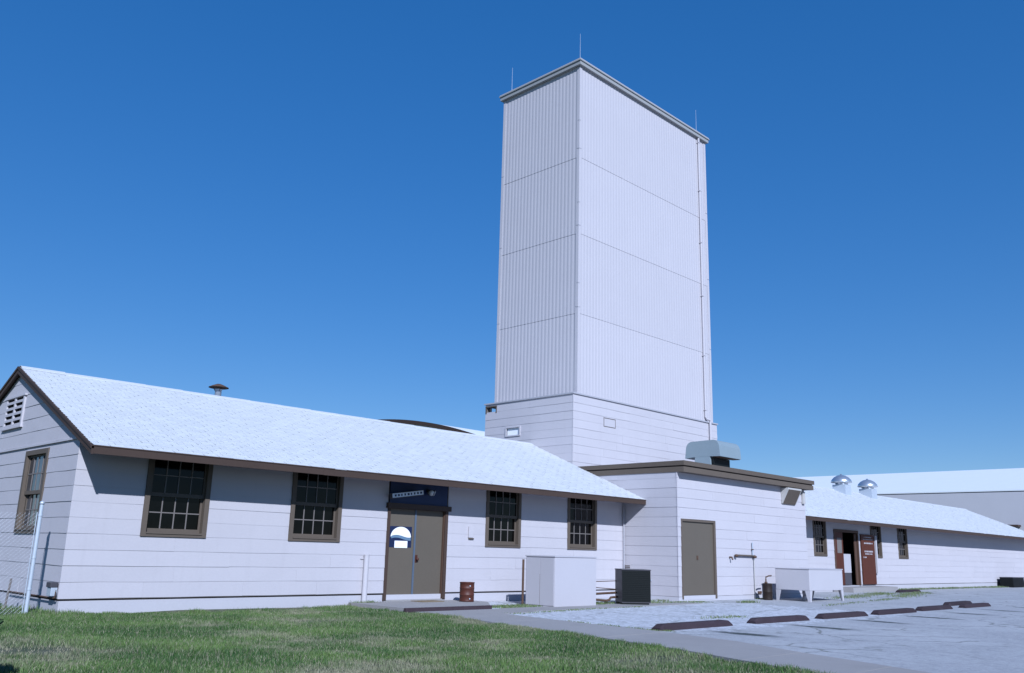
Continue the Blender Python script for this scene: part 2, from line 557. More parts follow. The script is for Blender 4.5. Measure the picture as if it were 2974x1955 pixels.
def build_window(parent, loc, face, glass='glass', src=None, k=(1, 1, 1)):
    """casing mesh 'window' with sashes, muntins and panes below it"""
    objs = []
    mw = Matrix.Translation(Vector(loc) - BASE[parent.name]) @ Matrix.Rotation(ROT[face], 4, 'Z') @ Matrix.Diagonal((k[0], k[1], k[2], 1))
    if src is not None:
        root = src.copy()
        COL.objects.link(root)
        root.parent = parent
        root.matrix_parent_inverse = Matrix()
        root.matrix_local = mw
        for ch in src.children:
            c_ = ch.copy()
            COL.objects.link(c_)
            c_.parent = root
            if ch.name.startswith('pane') and glass != 'glass':
                c_.data = ch.data.copy()
                c_.data.materials[0] = M[glass]
        return root
    cw = 0.10
    root = boxes('window', [(-WW / 2, -WW / 2 + cw, -0.035, 0.07, 0, WH), (WW / 2 - cw, WW / 2, -0.035, 0.07, 0, WH),
                            (-WW / 2 + cw, WW / 2 - cw, -0.036, 0.07, WH - cw, WH), (-WW / 2 + cw, WW / 2 - cw, -0.033, 0.07, 0, 0.055)], 'brownlt')
    root.parent = parent
    root.matrix_parent_inverse = Matrix()
    root.matrix_local = mw

    def part(o):
        o.parent = root
        return o
    part(boxes('sill', [(-WW / 2 + cw, WW / 2 - cw, -0.05, 0.05, 0.0551, 0.085)], 'brownlt'))
    xi = WW / 2 - cw
    mz = 0.80
    for (z0, z1, y0) in ((0.085, mz + 0.02, 0.075), (mz - 0.02, WH - cw, 0.025)):
        st = 0.045
        part(boxes('sash', [(-xi, -xi + st, y0, y0 + 0.035, z0, z1), (xi - st, xi, y0, y0 + 0.035, z0, z1),
                            (-xi + st, xi - st, y0, y0 + 0.035, z0, z0 + 0.075), (-xi + st, xi - st, y0, y0 + 0.035, z1 - 0.04, z1)], 'brownlt'))
        gx0, gx1, gz0, gz1 = -xi + st, xi - st, z0 + 0.075, z1 - 0.04
        zm = (gz0 + gz1) / 2
        part(box('muntin', gx0, gx1, y0 + 0.004, y0 + 0.028, zm - 0.011, zm + 0.011, 'muntin'))
        for k in (1, 2, 3):
            xm = gx0 + (gx1 - gx0) * k / 4
            part(box('muntin', xm - 0.011, xm + 0.011, y0 + 0.002, y0 + 0.027, gz0, gz1, 'muntin'))
        for i in range(4):
            for (pz0, pz1) in ((gz0, zm), (zm, gz1)):
                px0 = gx0 + (gx1 - gx0) * i / 4
                px1 = gx0 + (gx1 - gx0) * (i + 1) / 4
                o = part(box('pane', px0, px1, y0 + 0.015, y0 + 0.019, pz0, pz1, glass))
                o.rotation_euler = (random.uniform(-.004, .004), 0, random.uniform(-.006, .006))
    return root


# ================================================================== GROUND
GZ = -0.26
tag(box('ground', -1500, 1500, -1500, 1500, -1.4, -0.40, 'far'), kind='structure')

outer = [(6.62, -2.30), (6.45, -3.0), (5.95, -5.5), (5.36, -9.1), (4.85, -10.7), (3.6, -14.5), (2.4, -20), (1, -30)]
inner = [(7.85, -3.55), (7.62, -5.5), (7.42, -7.7), (7.22, -9.2), (6.45, -10.9), (5.70, -13.0), (4.6, -16), (3.5, -20), (2.2, -30)]
zt = GZ + 0.012
poly = outer + inner[::-1]
apron = [(6.62, -2.30), (16.2, -2.30), (16.45, -3.05), (13.5, -3.0), (11.0, -3.1), (9.0, -3.35), (7.85, -3.55)]
# the concrete walk: slabs cut by joints
wk = thing('sidewalk', None, None, (6.5, -6, GZ))
wk['kind'] = 'structure'


def lerp(pl, t):
    """point at parameter t of 0..1 by y"""
    y = -2.9 + (-28 + 2.9) * t
    for (a_, b_) in zip(pl[:-1], pl[1:]):
        if a_[1] >= y >= b_[1]:
            k = (a_[1] - y) / (a_[1] - b_[1])
            return (a_[0] + (b_[0] - a_[0]) * k, y)
    return (pl[0][0], y) if y > pl[0][1] else (pl[-1][0], y)


ys = [-3.55]
while ys[-1] > -27:
    ys.append(ys[-1] - 1.5)
for a_, b_ in zip(ys[:-1], ys[1:]):
    ta, tb = (-2.9 - a_) / 25.1, (-2.9 - b_) / 25.1
    p = [lerp(outer, ta), lerp(inner, ta), lerp(inner, tb), lerp(outer, tb)]
    p[2] = (p[2][0], p[2][1] + 0.012)
    p[3] = (p[3][0], p[3][1] + 0.012)
    dz = random.uniform(-0.002, 0.004)
    prism('slab', p[::-1], 'z', GZ - 0.05, zt + dz, 'walk', wk)
prism('slab', [(6.62, -2.32), (9.1, -2.32), (9.1, -3.34), (7.85, -3.538), (6.35, -3.538)][::-1], 'z', GZ - 0.05, zt, 'walk', wk)
xs = [9.112, 11.0, 12.9, 14.8, 16.4]
for a_, b_ in zip(xs[:-1], xs[1:]):
    prism('slab', [(a_, -2.2), (b_ - 0.012, -2.2), (b_ - 0.012, -3.05 - 0.02 * (16 - b_)), (a_, -3.05 - 0.02 * (16 - a_))][::-1], 'z', GZ - 0.05, zt + random.uniform(-.002, .003), 'walk', wk)

mid_ = [((a_[0] + 0.35), a_[1]) for a_ in outer[1:]]
lotp = [(6.4, -0.02), (6.5, -2.4)] + mid_ + [(1.4, -60), (120, -60), (120, -0.02)]
lot = mesh('parking_lot', [(x, y, GZ) for x, y in lotp], [tuple(range(len(lotp)))], 'lot')
tag(lot, kind='structure')

# porch slab in front of the double door
po = thing('porch', None, None, (7.7, -1.1, GZ))
po['kind'] = 'structure'
PZ = -0.185
box('slab', 6.30, 8.78, -2.12, -0.045, GZ - 0.06, PZ, 'walk', po)
prism('slab', [(8.79, -0.045), (8.79, -2.12), (9.3, -1.6), (9.9, -0.9), (9.9, -0.045)], 'z', GZ - 0.06, PZ - 0.004, 'walk', po)
box('step_edge', 6.25, 8.80, -2.20, -2.122, GZ - 0.06, PZ + 0.006, 'stepedge', po, 0.006)


def lawn_edge(y):
    if y > -2.25:
        return 6.22
    return lerp(outer, (-2.9 - y) / 25.1)[0] - 0.02


EDGE_Y = np.linspace(-30, 9, 400)
EDGE_X = np.array([lawn_edge(y) if y < 0 else -0.02 for y in EDGE_Y])


def lawn_z(x, y):
    h = 0.020 * np.sin(x * 0.9 + 1.3) * np.cos(y * 0.7) + 0.012 * np.sin(x * 2.3 + y * 1.7)
    h = h + 0.05 * np.exp(-((x + 0.4) ** 2 + (y - 0.6) ** 2) / 1.2)
    h = h - 0.035 * np.exp(-((x - 1.6) ** 2) / 3.0 - (y / 1.6) ** 2)
    h = h - 0.012 * np.clip((-y - 3) / 6, 0, 3)
    e = np.interp(y, EDGE_Y, EDGE_X)
    return -0.285 + h + 0.028 * np.exp(-np.clip(e - x, 0, 9) / 0.5) * (y < -1.5)


v, f = [], []
NX, NY = 70, 110
for j in range(NY + 1):
    y = 12 - 42 * j / NY
    xr = lawn_edge(y) if y < -0.04 else (6.22 if y < 0.1 else -0.02)
    for i in range(NX + 1):
        x = -32 + (xr + 32) * (i / NX) ** 0.6
        v.append((x, y, float(lawn_z(x, y))))
for j in range(NY):
    for i in range(NX):
        k = j * (NX + 1) + i
        f.append((k, k + NX + 1, k + NX + 2, k + 1))
tag(mesh('lawn', v, f, 'lawn', smooth=True), kind='structure')


def blades(name, P, h, wd, rnd, dry, lean=0.35, mat='grass'):
    """P (n,3) roots; one bent blade (two faces) at each root"""
    n = len(P)
    ang = rng.uniform(0, 2 * np.pi, n)
    la = rng.uniform(0, 2 * np.pi, n)
    ln = rng.uniform(0.1, 1, n) * lean * h
    sx, sy = np.cos(ang) * wd / 2, np.sin(ang) * wd / 2
    V = np.empty((n, 5, 3))
    V[:, 0] = P + np.stack([-sx, -sy, np.zeros(n)], 1)
    V[:, 1] = P + np.stack([sx, sy, np.zeros(n)], 1)
    mid = P + np.stack([np.cos(la) * ln * 0.3, np.sin(la) * ln * 0.3, h * 0.55], 1)
    V[:, 2] = mid + np.stack([sx, sy, np.zeros(n)], 1) * 0.7
    V[:, 3] = mid - np.stack([sx, sy, np.zeros(n)], 1) * 0.7
    V[:, 4] = P + np.stack([np.cos(la) * ln, np.sin(la) * ln, h], 1)
    me = bpy.data.meshes.new(name)
    me.vertices.add(n * 5)
    me.vertices.foreach_set('co', V.reshape(-1).astype(np.float32))
    b0 = (np.arange(n) * 5)[:, None]
    loops = np.concatenate([b0 + np.array([[0, 1, 2, 3]]), b0 + np.array([[3, 2, 4]])], 1)
    me.loops.add(n * 7)
    me.loops.foreach_set('vertex_index', loops.reshape(-1).astype(np.int32))
    me.polygons.add(n * 2)
    st = np.stack([np.arange(n) * 7, np.arange(n) * 7 + 4], 1).reshape(-1)
    me.polygons.foreach_set('loop_start', st.astype(np.int32))
    me.update(calc_edges=True)
    for nm, arr in (('rnd', rnd), ('dry', dry)):
        at_ = me.attributes.new(nm, 'FLOAT', 'POINT')
        at_.data.foreach_set('value', np.repeat(arr, 5).astype(np.float32))
    me.materials.append(M[mat])
    o = bpy.data.objects.new(name, me)
    COL.objects.link(o)
    return o


def vnoise(x, y, s, seed):
    r = np.random.default_rng(seed)
    G = r.random((128, 128))
    X, Y = x / s + 300.3, y / s + 300.7
    i, j = np.floor(X).astype(int), np.floor(Y).astype(int)
    a_, b_ = X - i, Y - j
    a_, b_ = a_ * a_ * (3 - 2 * a_), b_ * b_ * (3 - 2 * b_)
    g = lambda p, q: G[p % 128, q % 128]
    return (g(i, j) * (1 - a_) + g(i + 1, j) * a_) * (1 - b_) + (g(i, j + 1) * (1 - a_) + g(i + 1, j + 1) * a_) * b_


def scatter(x0, x1, y0, y1, dens):
    n = int((x1 - x0) * (y1 - y0) * dens)
    return rng.uniform(x0, x1, n), rng.uniform(y0, y1, n)


ax_, ay_ = scatter(-5.5, 6.7, -13.5, 0, 3600)
bx_, by_ = scatter(-12, -0.05, -0.5, 9, 500)
cx_, cy_ = scatter(-14, -5.5, -14, 0, 350)
gx = np.concatenate([ax_, bx_, cx_])
gy = np.concatenate([ay_, by_, cy_])
edge = np.array([lawn_edge(y) if y < 0 else -0.02 for y in np.linspace(-14, 9, 400)])
lim = np.interp(gy, np.linspace(-14, 9, 400), edge) + 0.20 * (vnoise(gx, gy, 0.22, 5) - 0.42)
keep = gx < lim
keep &= ~((gy > -0.03) & (gx > -0.03))
gx, gy = gx[keep], gy[keep]
patch = 0.45 * vnoise(gx, gy, 1.6, 1) + 0.35 * vnoise(gx, gy, 0.55, 2) + 0.2 * vnoise(gx, gy, 0.2, 3)
far = np.clip((-gy - 2.5) / 5, 0, 1)
dry = np.clip((patch - 0.575 + 0.08 * far) * 4, 0, 1)
bare = np.exp(-(((gx - 3.8) / 0.85) ** 2 + ((gy + 3.3) / 0.45) ** 2))
bare = np.maximum(bare, np.exp(-(((gx - 4.0) / 0.9) ** 2 + ((gy + 10.1) / 0.5) ** 2)) * 0.8)
bare = np.maximum(bare, np.exp(-(((gx + 2.1) / 0.8) ** 2 + ((gy + 5.2) / 0.9) ** 2)) * 0.6)
keep = rng.random(len(gx)) > np.clip(bare * 1.1 + 0.30 * dry, 0, 0.93)
gx, gy, dry, bare, patch = gx[keep], gy[keep], dry[keep], bare[keep], patch[keep]
h = 0.022 + 0.038 * rng.random(len(gx)) * (1.15 - 0.7 * dry)
tall = vnoise(gx, gy, 0.35, 8)
h *= 0.65 + 0.8 * tall
h += 0.09 * np.exp(-(((gx - 2.55) / 0.20) ** 2 + ((gy + 0.22) / 0.2) ** 2))
h += 0.05 * np.exp(-((gy + 0.08) / 0.10) ** 2) * (vnoise(gx, gy, 0.4, 9) > 0.5) * rng.random(len(gx))
h += 0.05 * np.exp(-((gx + 0.15) / 0.2) ** 2) * (gy > -0.2) * rng.random(len(gx))
P = np.stack([gx, gy, lawn_z(gx, gy) - 0.004], 1)
rnd = np.clip(0.25 + 0.9 * (vnoise(gx, gy, 0.9, 4) - 0.3) + rng.normal(0, 0.32, len(gx)), 0, 1)
dr = np.clip(dry * 0.75 + 0.6 * bare + (rng.random(len(gx)) < 0.16) * 0.85, 0, 1)
g = blades('grass', P, h, 0.006 + 0.004 * rng.random(len(gx)), rnd, dr, 0.7)
tag(g, 'short patchy lawn grass in front of the long gabled building', 'grass', kind='stuff')


# weeds along walls and cracks
wp = []


def weedline(pts, n, spread, hh):
    pts = np.array(pts, float)
    for _ in range(n):
        i = rng.integers(0, len(pts) - 1)
        t = rng.random()
        c_ = pts[i] * (1 - t) + pts[i + 1] * t
        for _k in range(rng.integers(4, 11)):
            wp.append((c_[0] + rng.normal(0, spread), c_[1] + rng.normal(0, spread), hh * rng.uniform(0.4, 1.1)))


weedline([(9.1, -1.75), (10.6, -1.6)], 160, 0.12, 0.05)
weedline([(9.2, -2.15), (10.7, -1.95)], 90, 0.06, 0.05)
weedline([(12.4, -1.9), (13.4, -1.9), (16.5, -1.7)], 150, 0.12, 0.07)
weedline([(14.6, -2.25), (16.2, -2.35), (17.4, -2.6)], 110, 0.12, 0.05)
weedline([(8.0, -3.6), (11.0, -3.2), (13.5, -3.1)], 110, 0.08, 0.03)
weedline([(7.7, -5.4), (7.5, -7.6), (7.7, -7.9)], 70, 0.05, 0.03)
weedline([(18.2, -3.2), (18.9, -3.2)], 40, 0.10, 0.07)
weedline([(20.9, -2.3), (21.4, -2.2)], 25, 0.08, 0.05)
weedline([(11.2, -6.4), (12.6, -6.4)], 40, 0.15, 0.035)
weedline([(19.5, -5.2), (24, -4.6), (28, -4.0)], 70, 0.10, 0.05)
weedline([(24.5, -3.2), (30, -2.2), (33, -1.6)], 220, 0.25, 0.06)
weedline([(29, -3.6), (33, -2.6), (36, -1.9)], 200, 0.25, 0.06)
weedline([(37.5, -0.25), (46, -0.25), (58, -0.25)], 420, 0.10, 0.10)
weedline([(50, -0.5), (60, -0.5)], 160, 0.12, 0.09)
weedline([(6.35, -0.12), (6.6, -0.25), (6.9, -0.2)], 60, 0.06, 0.13)
wp = np.array(wp)
P = np.stack([wp[:, 0], wp[:, 1], np.full(len(wp), GZ)], 1)
wd = blades('weeds', P, wp[:, 2], 0.012 + 0.008 * rng.random(len(wp)), rng.random(len(wp)), np.clip(rng.normal(0.3, 0.25, len(wp)), 0, 1), 1.0)
tag(wd, 'low weeds sprouting from cracks and wall feet of the parking lot', 'weeds', kind='stuff')


# ================================================================== ROOF OF THE GABLED WINGS
EY, EZ, RY, RZ = -0.865, 2.733, 4.127, 4.802      # eave and ridge
SL = (RZ - EZ) / (RY - EY)
CA = math.atan(SL)


def roofz(y):
    return EZ + SL * ((y - EY) if y <= RY else (2 * RY - y - EY))


def gable_roof(parent, x0, x1, rake_left, rake_right):
    th = 0.10
    roof = prism('roof', [(EY, EZ - th), (EY, EZ - 0.012), (RY, RZ - 0.012), (2 * RY - EY, EZ - 0.012), (2 * RY - EY, EZ - th), (RY, RZ - th)], 'x', x0 + 0.01, x1 - 0.01, 'soffit', parent)
    # shingle courses with tabs, front slope and back slope
    Ls = math.hypot(RY - EY, RZ - EZ)
    nc = 40
    ex = Ls / nc
    V, F, R_ = [], [], []
    for side in (0, 1):
        tabw = 0.305 if side == 0 else 1.5
        for k in range(nc):
            off = (k % 2) * tabw / 2 + random.uniform(-0.02, 0.02)
            x = x0 - 0.015 - (tabw - off)
            while x < x1 + 0.015:
                a_, b_ = max(x, x0 - 0.015), min(x + tabw - 0.006, x1 + 0.015)
                x += tabw
                if b_ - a_ < 0.02:
                    continue
                s0 = k * ex - (0.022 + random.uniform(-0.010, 0.012) if k == 0 else 0) + random.uniform(-0.004, 0.004)
                s1 = min((k + 1) * ex + 0.02, Ls)
                h0, h1 = 0.012 + random.uniform(0, 0.006), 0.002
                q = []
                for (xx, s, hh) in ((a_, s0, h0), (b_, s0, h0), (b_, s1, h1), (a_, s1, h1), (a_, s0, -0.004), (b_, s0, -0.004)):
                    yy = EY + s * math.cos(CA) - hh * math.sin(CA)
                    zz = EZ - 0.012 + s * math.sin(CA) + hh * math.cos(CA)
                    if side:
                        yy = 2 * RY - yy
                    q.append((xx, yy, zz))
                n = len(V)
                V += q
                F += [(n, n + 1, n + 2, n + 3), (n + 4, n + 5, n + 1, n)]
                R_ += [random.random()] * 6
    sh = mesh('shingles', V, F, 'shingle', roof)
    at_ = sh.data.attributes.new('rnd', 'FLOAT', 'POINT')
    at_.data.foreach_set('value', np.array(R_, np.float32))
    tag(sh, kind='stuff')
    # ridge cap pieces
    x = x0
    while x < x1 - 0.05:
        xe = min(x + 0.95, x1 + 0.01)
        lift = random.uniform(0, 0.008)
        w_ = 0.15
        z_ = RZ + 0.012 + lift
        mesh('ridge_cap', [(x, RY - w_, z_ - w_ * SL), (xe, RY - w_, z_ - w_ * SL + 0.004), (xe, RY, z_ + 0.006), (x, RY, z_), (x, RY + w_, z_ - w_ * SL), (xe, RY + w_, z_ - w_ * SL + 0.004),
                           (x, RY - w_, z_ - w_ * SL - 0.02), (xe, RY - w_, z_ - w_ * SL - 0.02)],
             [(0, 1, 2, 3), (3, 2, 5, 4), (6, 7, 1, 0)], 'shingle', roof)
        x = xe
    # eave fascia front/back in lengths, drip edge
    L = []
    x = x0
    while x < x1 - 0.05:
        xe = min(x + 4.9, x1)
        box('fascia', x + 0.002, xe - 0.002, EY - 0.022, EY + 0.015, EZ - 0.165 + random.uniform(-.004, .004), EZ - 0.03, 'brown', parent)
        x = xe
    box('drip_edge', x0, x1, EY - 0.034, EY + 0.012, EZ - 0.030, EZ - 0.010, 'brown', parent)
    box('fascia', x0, x1, 2 * RY - EY - 0.015, 2 * RY - EY + 0.022, EZ - 0.165, EZ - 0.02, 'brown', parent)
    for (flag, xa, xb) in ((rake_left, x0 - 0.03, x0 + 0.012), (rake_right, x1 - 0.012, x1 + 0.03)):
        if not flag:
            continue
        for (ya, yb) in ((EY - 0.03, RY), (2 * RY - EY + 0.03, RY)):
            za, zb = roofz(EY) - 0.012, RZ
            prism('rake_board', [(ya, za - 0.165), (ya, za - 0.022), (yb, zb - 0.022), (yb, zb - 0.165)], 'x', xa, xb, 'brown', parent)
            prism('rake_trim', [(ya, za - 0.062), (ya, za - 0.012), (yb, zb - 0.004), (yb, zb - 0.062)], 'x', xa - 0.02 if xa < x0 else xa + 0.002, xb - 0.002 if xa < x0 else xb + 0.02, 'brown', parent)
    # rafter tails under the open eave
    x = x0 + 0.35
    while x < x1 - 0.2:
        prism('rafter_tail', [(EY + 0.02, EZ - 0.15), (EY + 0.02, EZ - th - 0.002), (0.0, roofz(0) - th - 0.002), (0.0, roofz(0) - 0.2)], 'x', x, x + 0.045, 'soffit', parent)
        x += 0.61 * 2
    return roof


# ================================================================== LONG GABLED BUILDING (left wing)
XB = 16.66
A = thing('gabled_building', 'long low gabled building with white roof and double door under a blue panel', 'building', (XB / 2, 4, GZ))
WZ0 = 1.15
winx = [2.003, 5.28, 11.285, 14.63]
holesA = [(x - WW / 2 + 0.02, x + WW / 2 - 0.02, WZ0 + 0.02, WZ0 + WH - 0.02) for x in winx]
doorA = (7.30, 9.25, -0.20, 2.72)
holesA.append((doorA[0] + 0.02, doorA[1] - 0.02, doorA[2], doorA[3]))
wallpanel('wall', '-y', 0.0, 0.15, 0, XB, -0.01, roofz(0) - 0.11, holesA, 'back', A)
gh = [(1.615 + 0.02, 1.615 + WW - 0.02, WZ0 + 0.02, WZ0 + WH - 0.02)]
BY = 2 * RY
wallpanel('wall', '-x', 0.0, 0.15, 0.151, BY, -0.01, 2.9, gh, 'back', A)
prism('gable_wall', [(0.0, 2.901), (0.0, roofz(0) - 0.11), (RY, RZ - 0.11), (BY, roofz(BY) - 0.11), (BY, 2.901)], 'x', 0.001, 0.15, 'back', A)
box('wall', 0.151, XB, BY - 0.15, BY, -0.01, roofz(0) - 0.11, 'wall', A)
box('wall', XB - 0.15, XB, 0.151, 2.10, -0.01, 3.0, 'back', A)
box('foundation', 0.012, XB, 0.012, 0.2, -0.9, -0.036, 'found', A)
box('foundation', 0.013, 0.2, 0.201, BY, -0.9, -0.036, 'found', A)
sh_ = [(x - WW / 2 - 0.001, x + WW / 2 + 0.001, WZ0, WZ0 + WH) for x in winx] + [(doorA[0], doorA[1], -0.3, 2.75)]
siding(A, '-y', 0.0, -0.018, XB, 0.0, 2.98, sh_)
gs_ = [(1.615 - 0.001, 1.615 + WW + 0.001, WZ0, WZ0 + WH)]
siding(A, '-x', 0.0, 0.0, BY, 0.0, 2.90, gs_)
siding(A, '-x', 0.0, 0.0, BY, 2.945, RZ - 0.1, [(3.60, 4.86, 3.44, 4.10)], lambda z: (RY - (RZ - 0.14 - z) / SL, RY + (RZ - 0.14 - z) / SL))
box('belt_trim', -0.038, 0.0, -0.02, BY, 2.905, 2.942, 'wall', A)
ROOF_A = gable_roof(A, -0.085, XB, True, False)
W0 = build_window(A, (winx[0], 0, WZ0), '-y')
for x in winx[1:]:
    build_window(A, (x, 0, WZ0), '-y', src=W0)
build_window(A, (0, 1.615 + WW / 2, WZ0), '-x', 'glass2', src=W0)

# louvred vent high in the gable (two columns of slots)
vt = boxes('gable_vent', [(-0.045, 0.0, 3.60, 3.68, 3.44, 4.10), (-0.045, 0.0, 4.78, 4.86, 3.44, 4.10), (-0.045, 0.0, 4.19, 4.27, 3.44, 4.10),
                          (-0.06, 0.0, 3.55, 4.91, 4.101, 4.14), (-0.06, 0.0, 3.55, 4.91, 3.40, 3.439)], 'wall', A)
box('backing', -0.006, 0.002, 3.681, 4.779, 3.441, 4.099, 'room', vt)
for (ya, yb) in ((3.681, 4.189), (4.271, 4.779)):
    for k in range(5):
        z = 3.441 + k * 0.132
        mesh('slat', [(-0.043, ya, z), (-0.043, yb, z), (-0.010, yb, z + 0.075), (-0.010, ya, z + 0.075), (-0.043, ya, z + 0.055), (-0.043, yb, z + 0.055)],
             [(0, 1, 5, 4), (4, 5, 2, 3)], 'wall', vt)

# double door with blue panel over it
fr = boxes('door_frame', [(7.30, 7.385, -0.03, 0.13, -0.17, 2.0), (9.155, 9.25, -0.03, 0.001, -0.17, 2.0), (7.25, 9.29, -0.10, 0.13, 2.001, 2.125)], 'brown', A)
box('jamb', 9.135, 9.152, 0.002, 0.13, -0.15, 2.0, 'jamb', fr)
box('jamb', 9.1521, 9.25, 0.0021, 0.13, -0.15, 2.0, 'jamb', fr)
box('threshold', 7.32, 9.23, -0.03, 0.13, -0.20, -0.152, 'walk', fr)
dl = box('door_leaf', 7.386, 8.212, 0.055, 0.10, -0.145, 1.998, 'door', A, 0.004)
dr_ = box('door_leaf', 8.248, 9.134, 0.055, 0.10, -0.145, 1.998, 'door', A, 0.004)
box('astragal', 8.205, 8.255, 0.036, 0.054, -0.14, 1.997, 'strip', dl)
kn = lathe('knob', [(0.012, 0), (0.014, 0.03), (0.034, 0.045), (0.036, 0.065), (0.02, 0.082), (0.001, 0.084)], (0, 0, 0), 'rust', dr_, 16)
kn.rotation_euler = (math.pi / 2, 0, 0)
kn.location = (8.315, 0.054, 0.80)
box('escutcheon', 8.28, 8.35, 0.046, 0.0545, 0.72, 0.90, 'rust', dr_)
box('backing_wall', 7.0, 9.6, 0.131, 0.16, -0.2, 2.8, 'room', A)
box('overdoor_panel', 7.345, 9.205, -0.012, 0.12, 2.126, 2.83, 'navy', A)
# crooked sign and lamp hanging over the door
sg = thing('crooked_sign', 'narrow silvery sign hanging crooked over the double door', 'sign', (7.72, -0.19, 2.345), local=True)
sg.rotation_euler = (0, -0.147, 0)
box('sign_box', -0.50, 0.50, -0.05, 0.05, -0.065, 0.065, 'darkmetal', sg, 0.006)
box('sign_face', -0.485, 0.485, -0.054, -0.0505, -0.045, 0.055, 'galv', sg)
for k in range(9):
    xk = -0.42 + k * 0.10
    box('worn_letter', xk, xk + random.uniform(0.035, 0.065), -0.0565, -0.0545, -0.022, 0.030, 'navydk', sg)
box('bracket', -0.35, -0.30, 0.051, 0.17, -0.02, 0.02, 'darkmetal', sg)
box('bracket', 0.30, 0.35, 0.051, 0.17, -0.02, 0.02, 'darkmetal', sg)
fl = thing('flood_lamp', 'small dark floodlight pair on the blue panel over the double door', 'lamp', (8.55, -0.013, 2.46), local=True)
lathe('junction_box', [(0.001, 0), (0.06, 0.0), (0.06, 0.045), (0.001, 0.05)], (0, 0, 0), 'darkmetal', fl, 16).rotation_euler = (math.pi / 2, 0, 0)
for (dx, rz_) in ((-0.14, 0.7), (0.17, -0.7)):
    hd = lathe('lamp_head', [(0.02, 0.0), (0.035, 0.04), (0.045, 0.10), (0.075, 0.16), (0.078, 0.175)], (0, 0, 0), 'darkmetal', fl, 16)
    hd.location = (dx * 0.35, -0.06, 0.02)
    hd.rotation_euler = (1.9, 0, rz_)
    ln = lathe('lamp_lens', [(0.001, 0.168), (0.07, 0.168), (0.07, 0.176), (0.001, 0.178)], (0, 0, 0), 'galv', hd, 16)

# emblem notice on the left leaf
nx0, nx1, nz0, nz1 = 7.45, 8.13, 1.075, 1.575
nb = thing('door_notice', 'navy square notice with white domed emblem and white card on the double door', 'notice', ((nx0 + nx1) / 2, 0.05, nz0))
box('plate', nx0, nx1, 0.047, 0.0545, nz0, nz1, 'navydk', nb)
cxn, rn, zb = (nx0 + nx1) / 2, 0.315, nz0 + 0.245
kx, kz = 0.315, 0.245


def wave(x, o):
    return o + 0.028 * math.sin((x - cxn) / kx * 2.6 + 2.6)


top = [(cxn + kx * math.cos(a_), zb + 0.0 + kz * math.sin(a_)) for a_ in np.linspace(0, math.pi, 25)]
bot = [(x, wave(x, zb + 0.02)) for x in np.linspace(cxn - kx, cxn + kx, 15)]
prism('emblem_dome', top + bot[1:-1], 'y', 0.0445, 0.0468, 'white', nb)
wv_ = [(x, wave(x, zb - 0.045 - 0.02 * (x - cxn))) for x in np.linspace(cxn - kx * 0.95, cxn + kx, 15)]
wt = [(x, wave(x, zb + 0.012)) for x in np.linspace(cxn + kx, cxn - kx * 0.95, 15)]
prism('emblem_wave', wv_ + wt, 'y', 0.0435, 0.0444, 'wave', nb)
box('card', nx0 + 0.155, nx1 - 0.125, 0.0440, 0.0467, nz0 - 0.012, nz0 + 0.155, 'white', nb)

# fittings on the walls of the long building
vp = lathe('roof_vent', [(0.085, -0.2), (0.085, 0.30), (0.10, 0.31), (0.10, 0.33), (0.085, 0.335)], (4.85, 4.45, 4.72), 'galv', A, 20)
lathe('vent_cap', [(0.255, 0.40), (0.262, 0.385), (0.25, 0.395), (0.17, 0.44), (0.06, 0.485), (0.001, 0.49)], (4.85, 4.45, 4.70), 'rustpipe', vp, 24)
for k in range(3):
    a_ = k * 2.1 + 0.4
    tube('strut', [(4.85 + 0.09 * math.cos(a_), 4.45 + 0.09 * math.sin(a_), 5.0), (4.85 + 0.14 * math.cos(a_), 4.45 + 0.14 * math.sin(a_), 5.10)], 0.008, 'rustpipe', vp, 6)
mb = box('meter_box', -0.13, -0.019, 0.06, 0.27, 0.05, 0.20, 'galv', A, 0.008)
box('meter_hood', -0.15, -0.02, 0.05, 0.28, 0.201, 0.29, 'darkmetal', A, 0.01)
tube('meter_pipe', [(-0.07, 0.0, 0.02), (-0.07, -0.02, 0.13), (-0.07, -0.02, 0.16)], 0.012, 'rustpipe', A)
tube('meter_pipe', [(-0.06, 0.02, 0.015), (-0.06, 2.6, 0.012)], 0.014, 'rustpipe', A)
box('cover_plate_and_shadow', 9.98, 10.14, -0.05, -0.017, 1.37, 1.66, 'wall', A, 0.005)
box('cover_plate_and_shadow', 9.99, 10.17, -0.045, -0.017, 1.33, 1.362, 'brownlt', A, 0.004)  # taupe strip painted as the plate's shadow along its bottom edge
tube('downpipe', [(XB - 0.05, -0.06, 2.55), (XB - 0.05, -0.06, -0.2)], 0.022, 'flash', A, 8)

sp = thing('white_standpipe', 'white painted standpipe rising from grass beside the double door', 'pipe', (6.70, -0.13, GZ))
tube('pipe', [(6.70, -0.09, GZ - 0.06), (6.70, -0.09, 0.86)], 0.062, 'wall', sp, 14)
tube('cap', [(6.70, -0.09, 0.861), (6.70, -0.09, 0.89)], 0.066, 'wall', sp, 14)
box('strap', 6.58, 6.82, -0.03, -0.014, 0.78, 0.80, 'wall', sp)

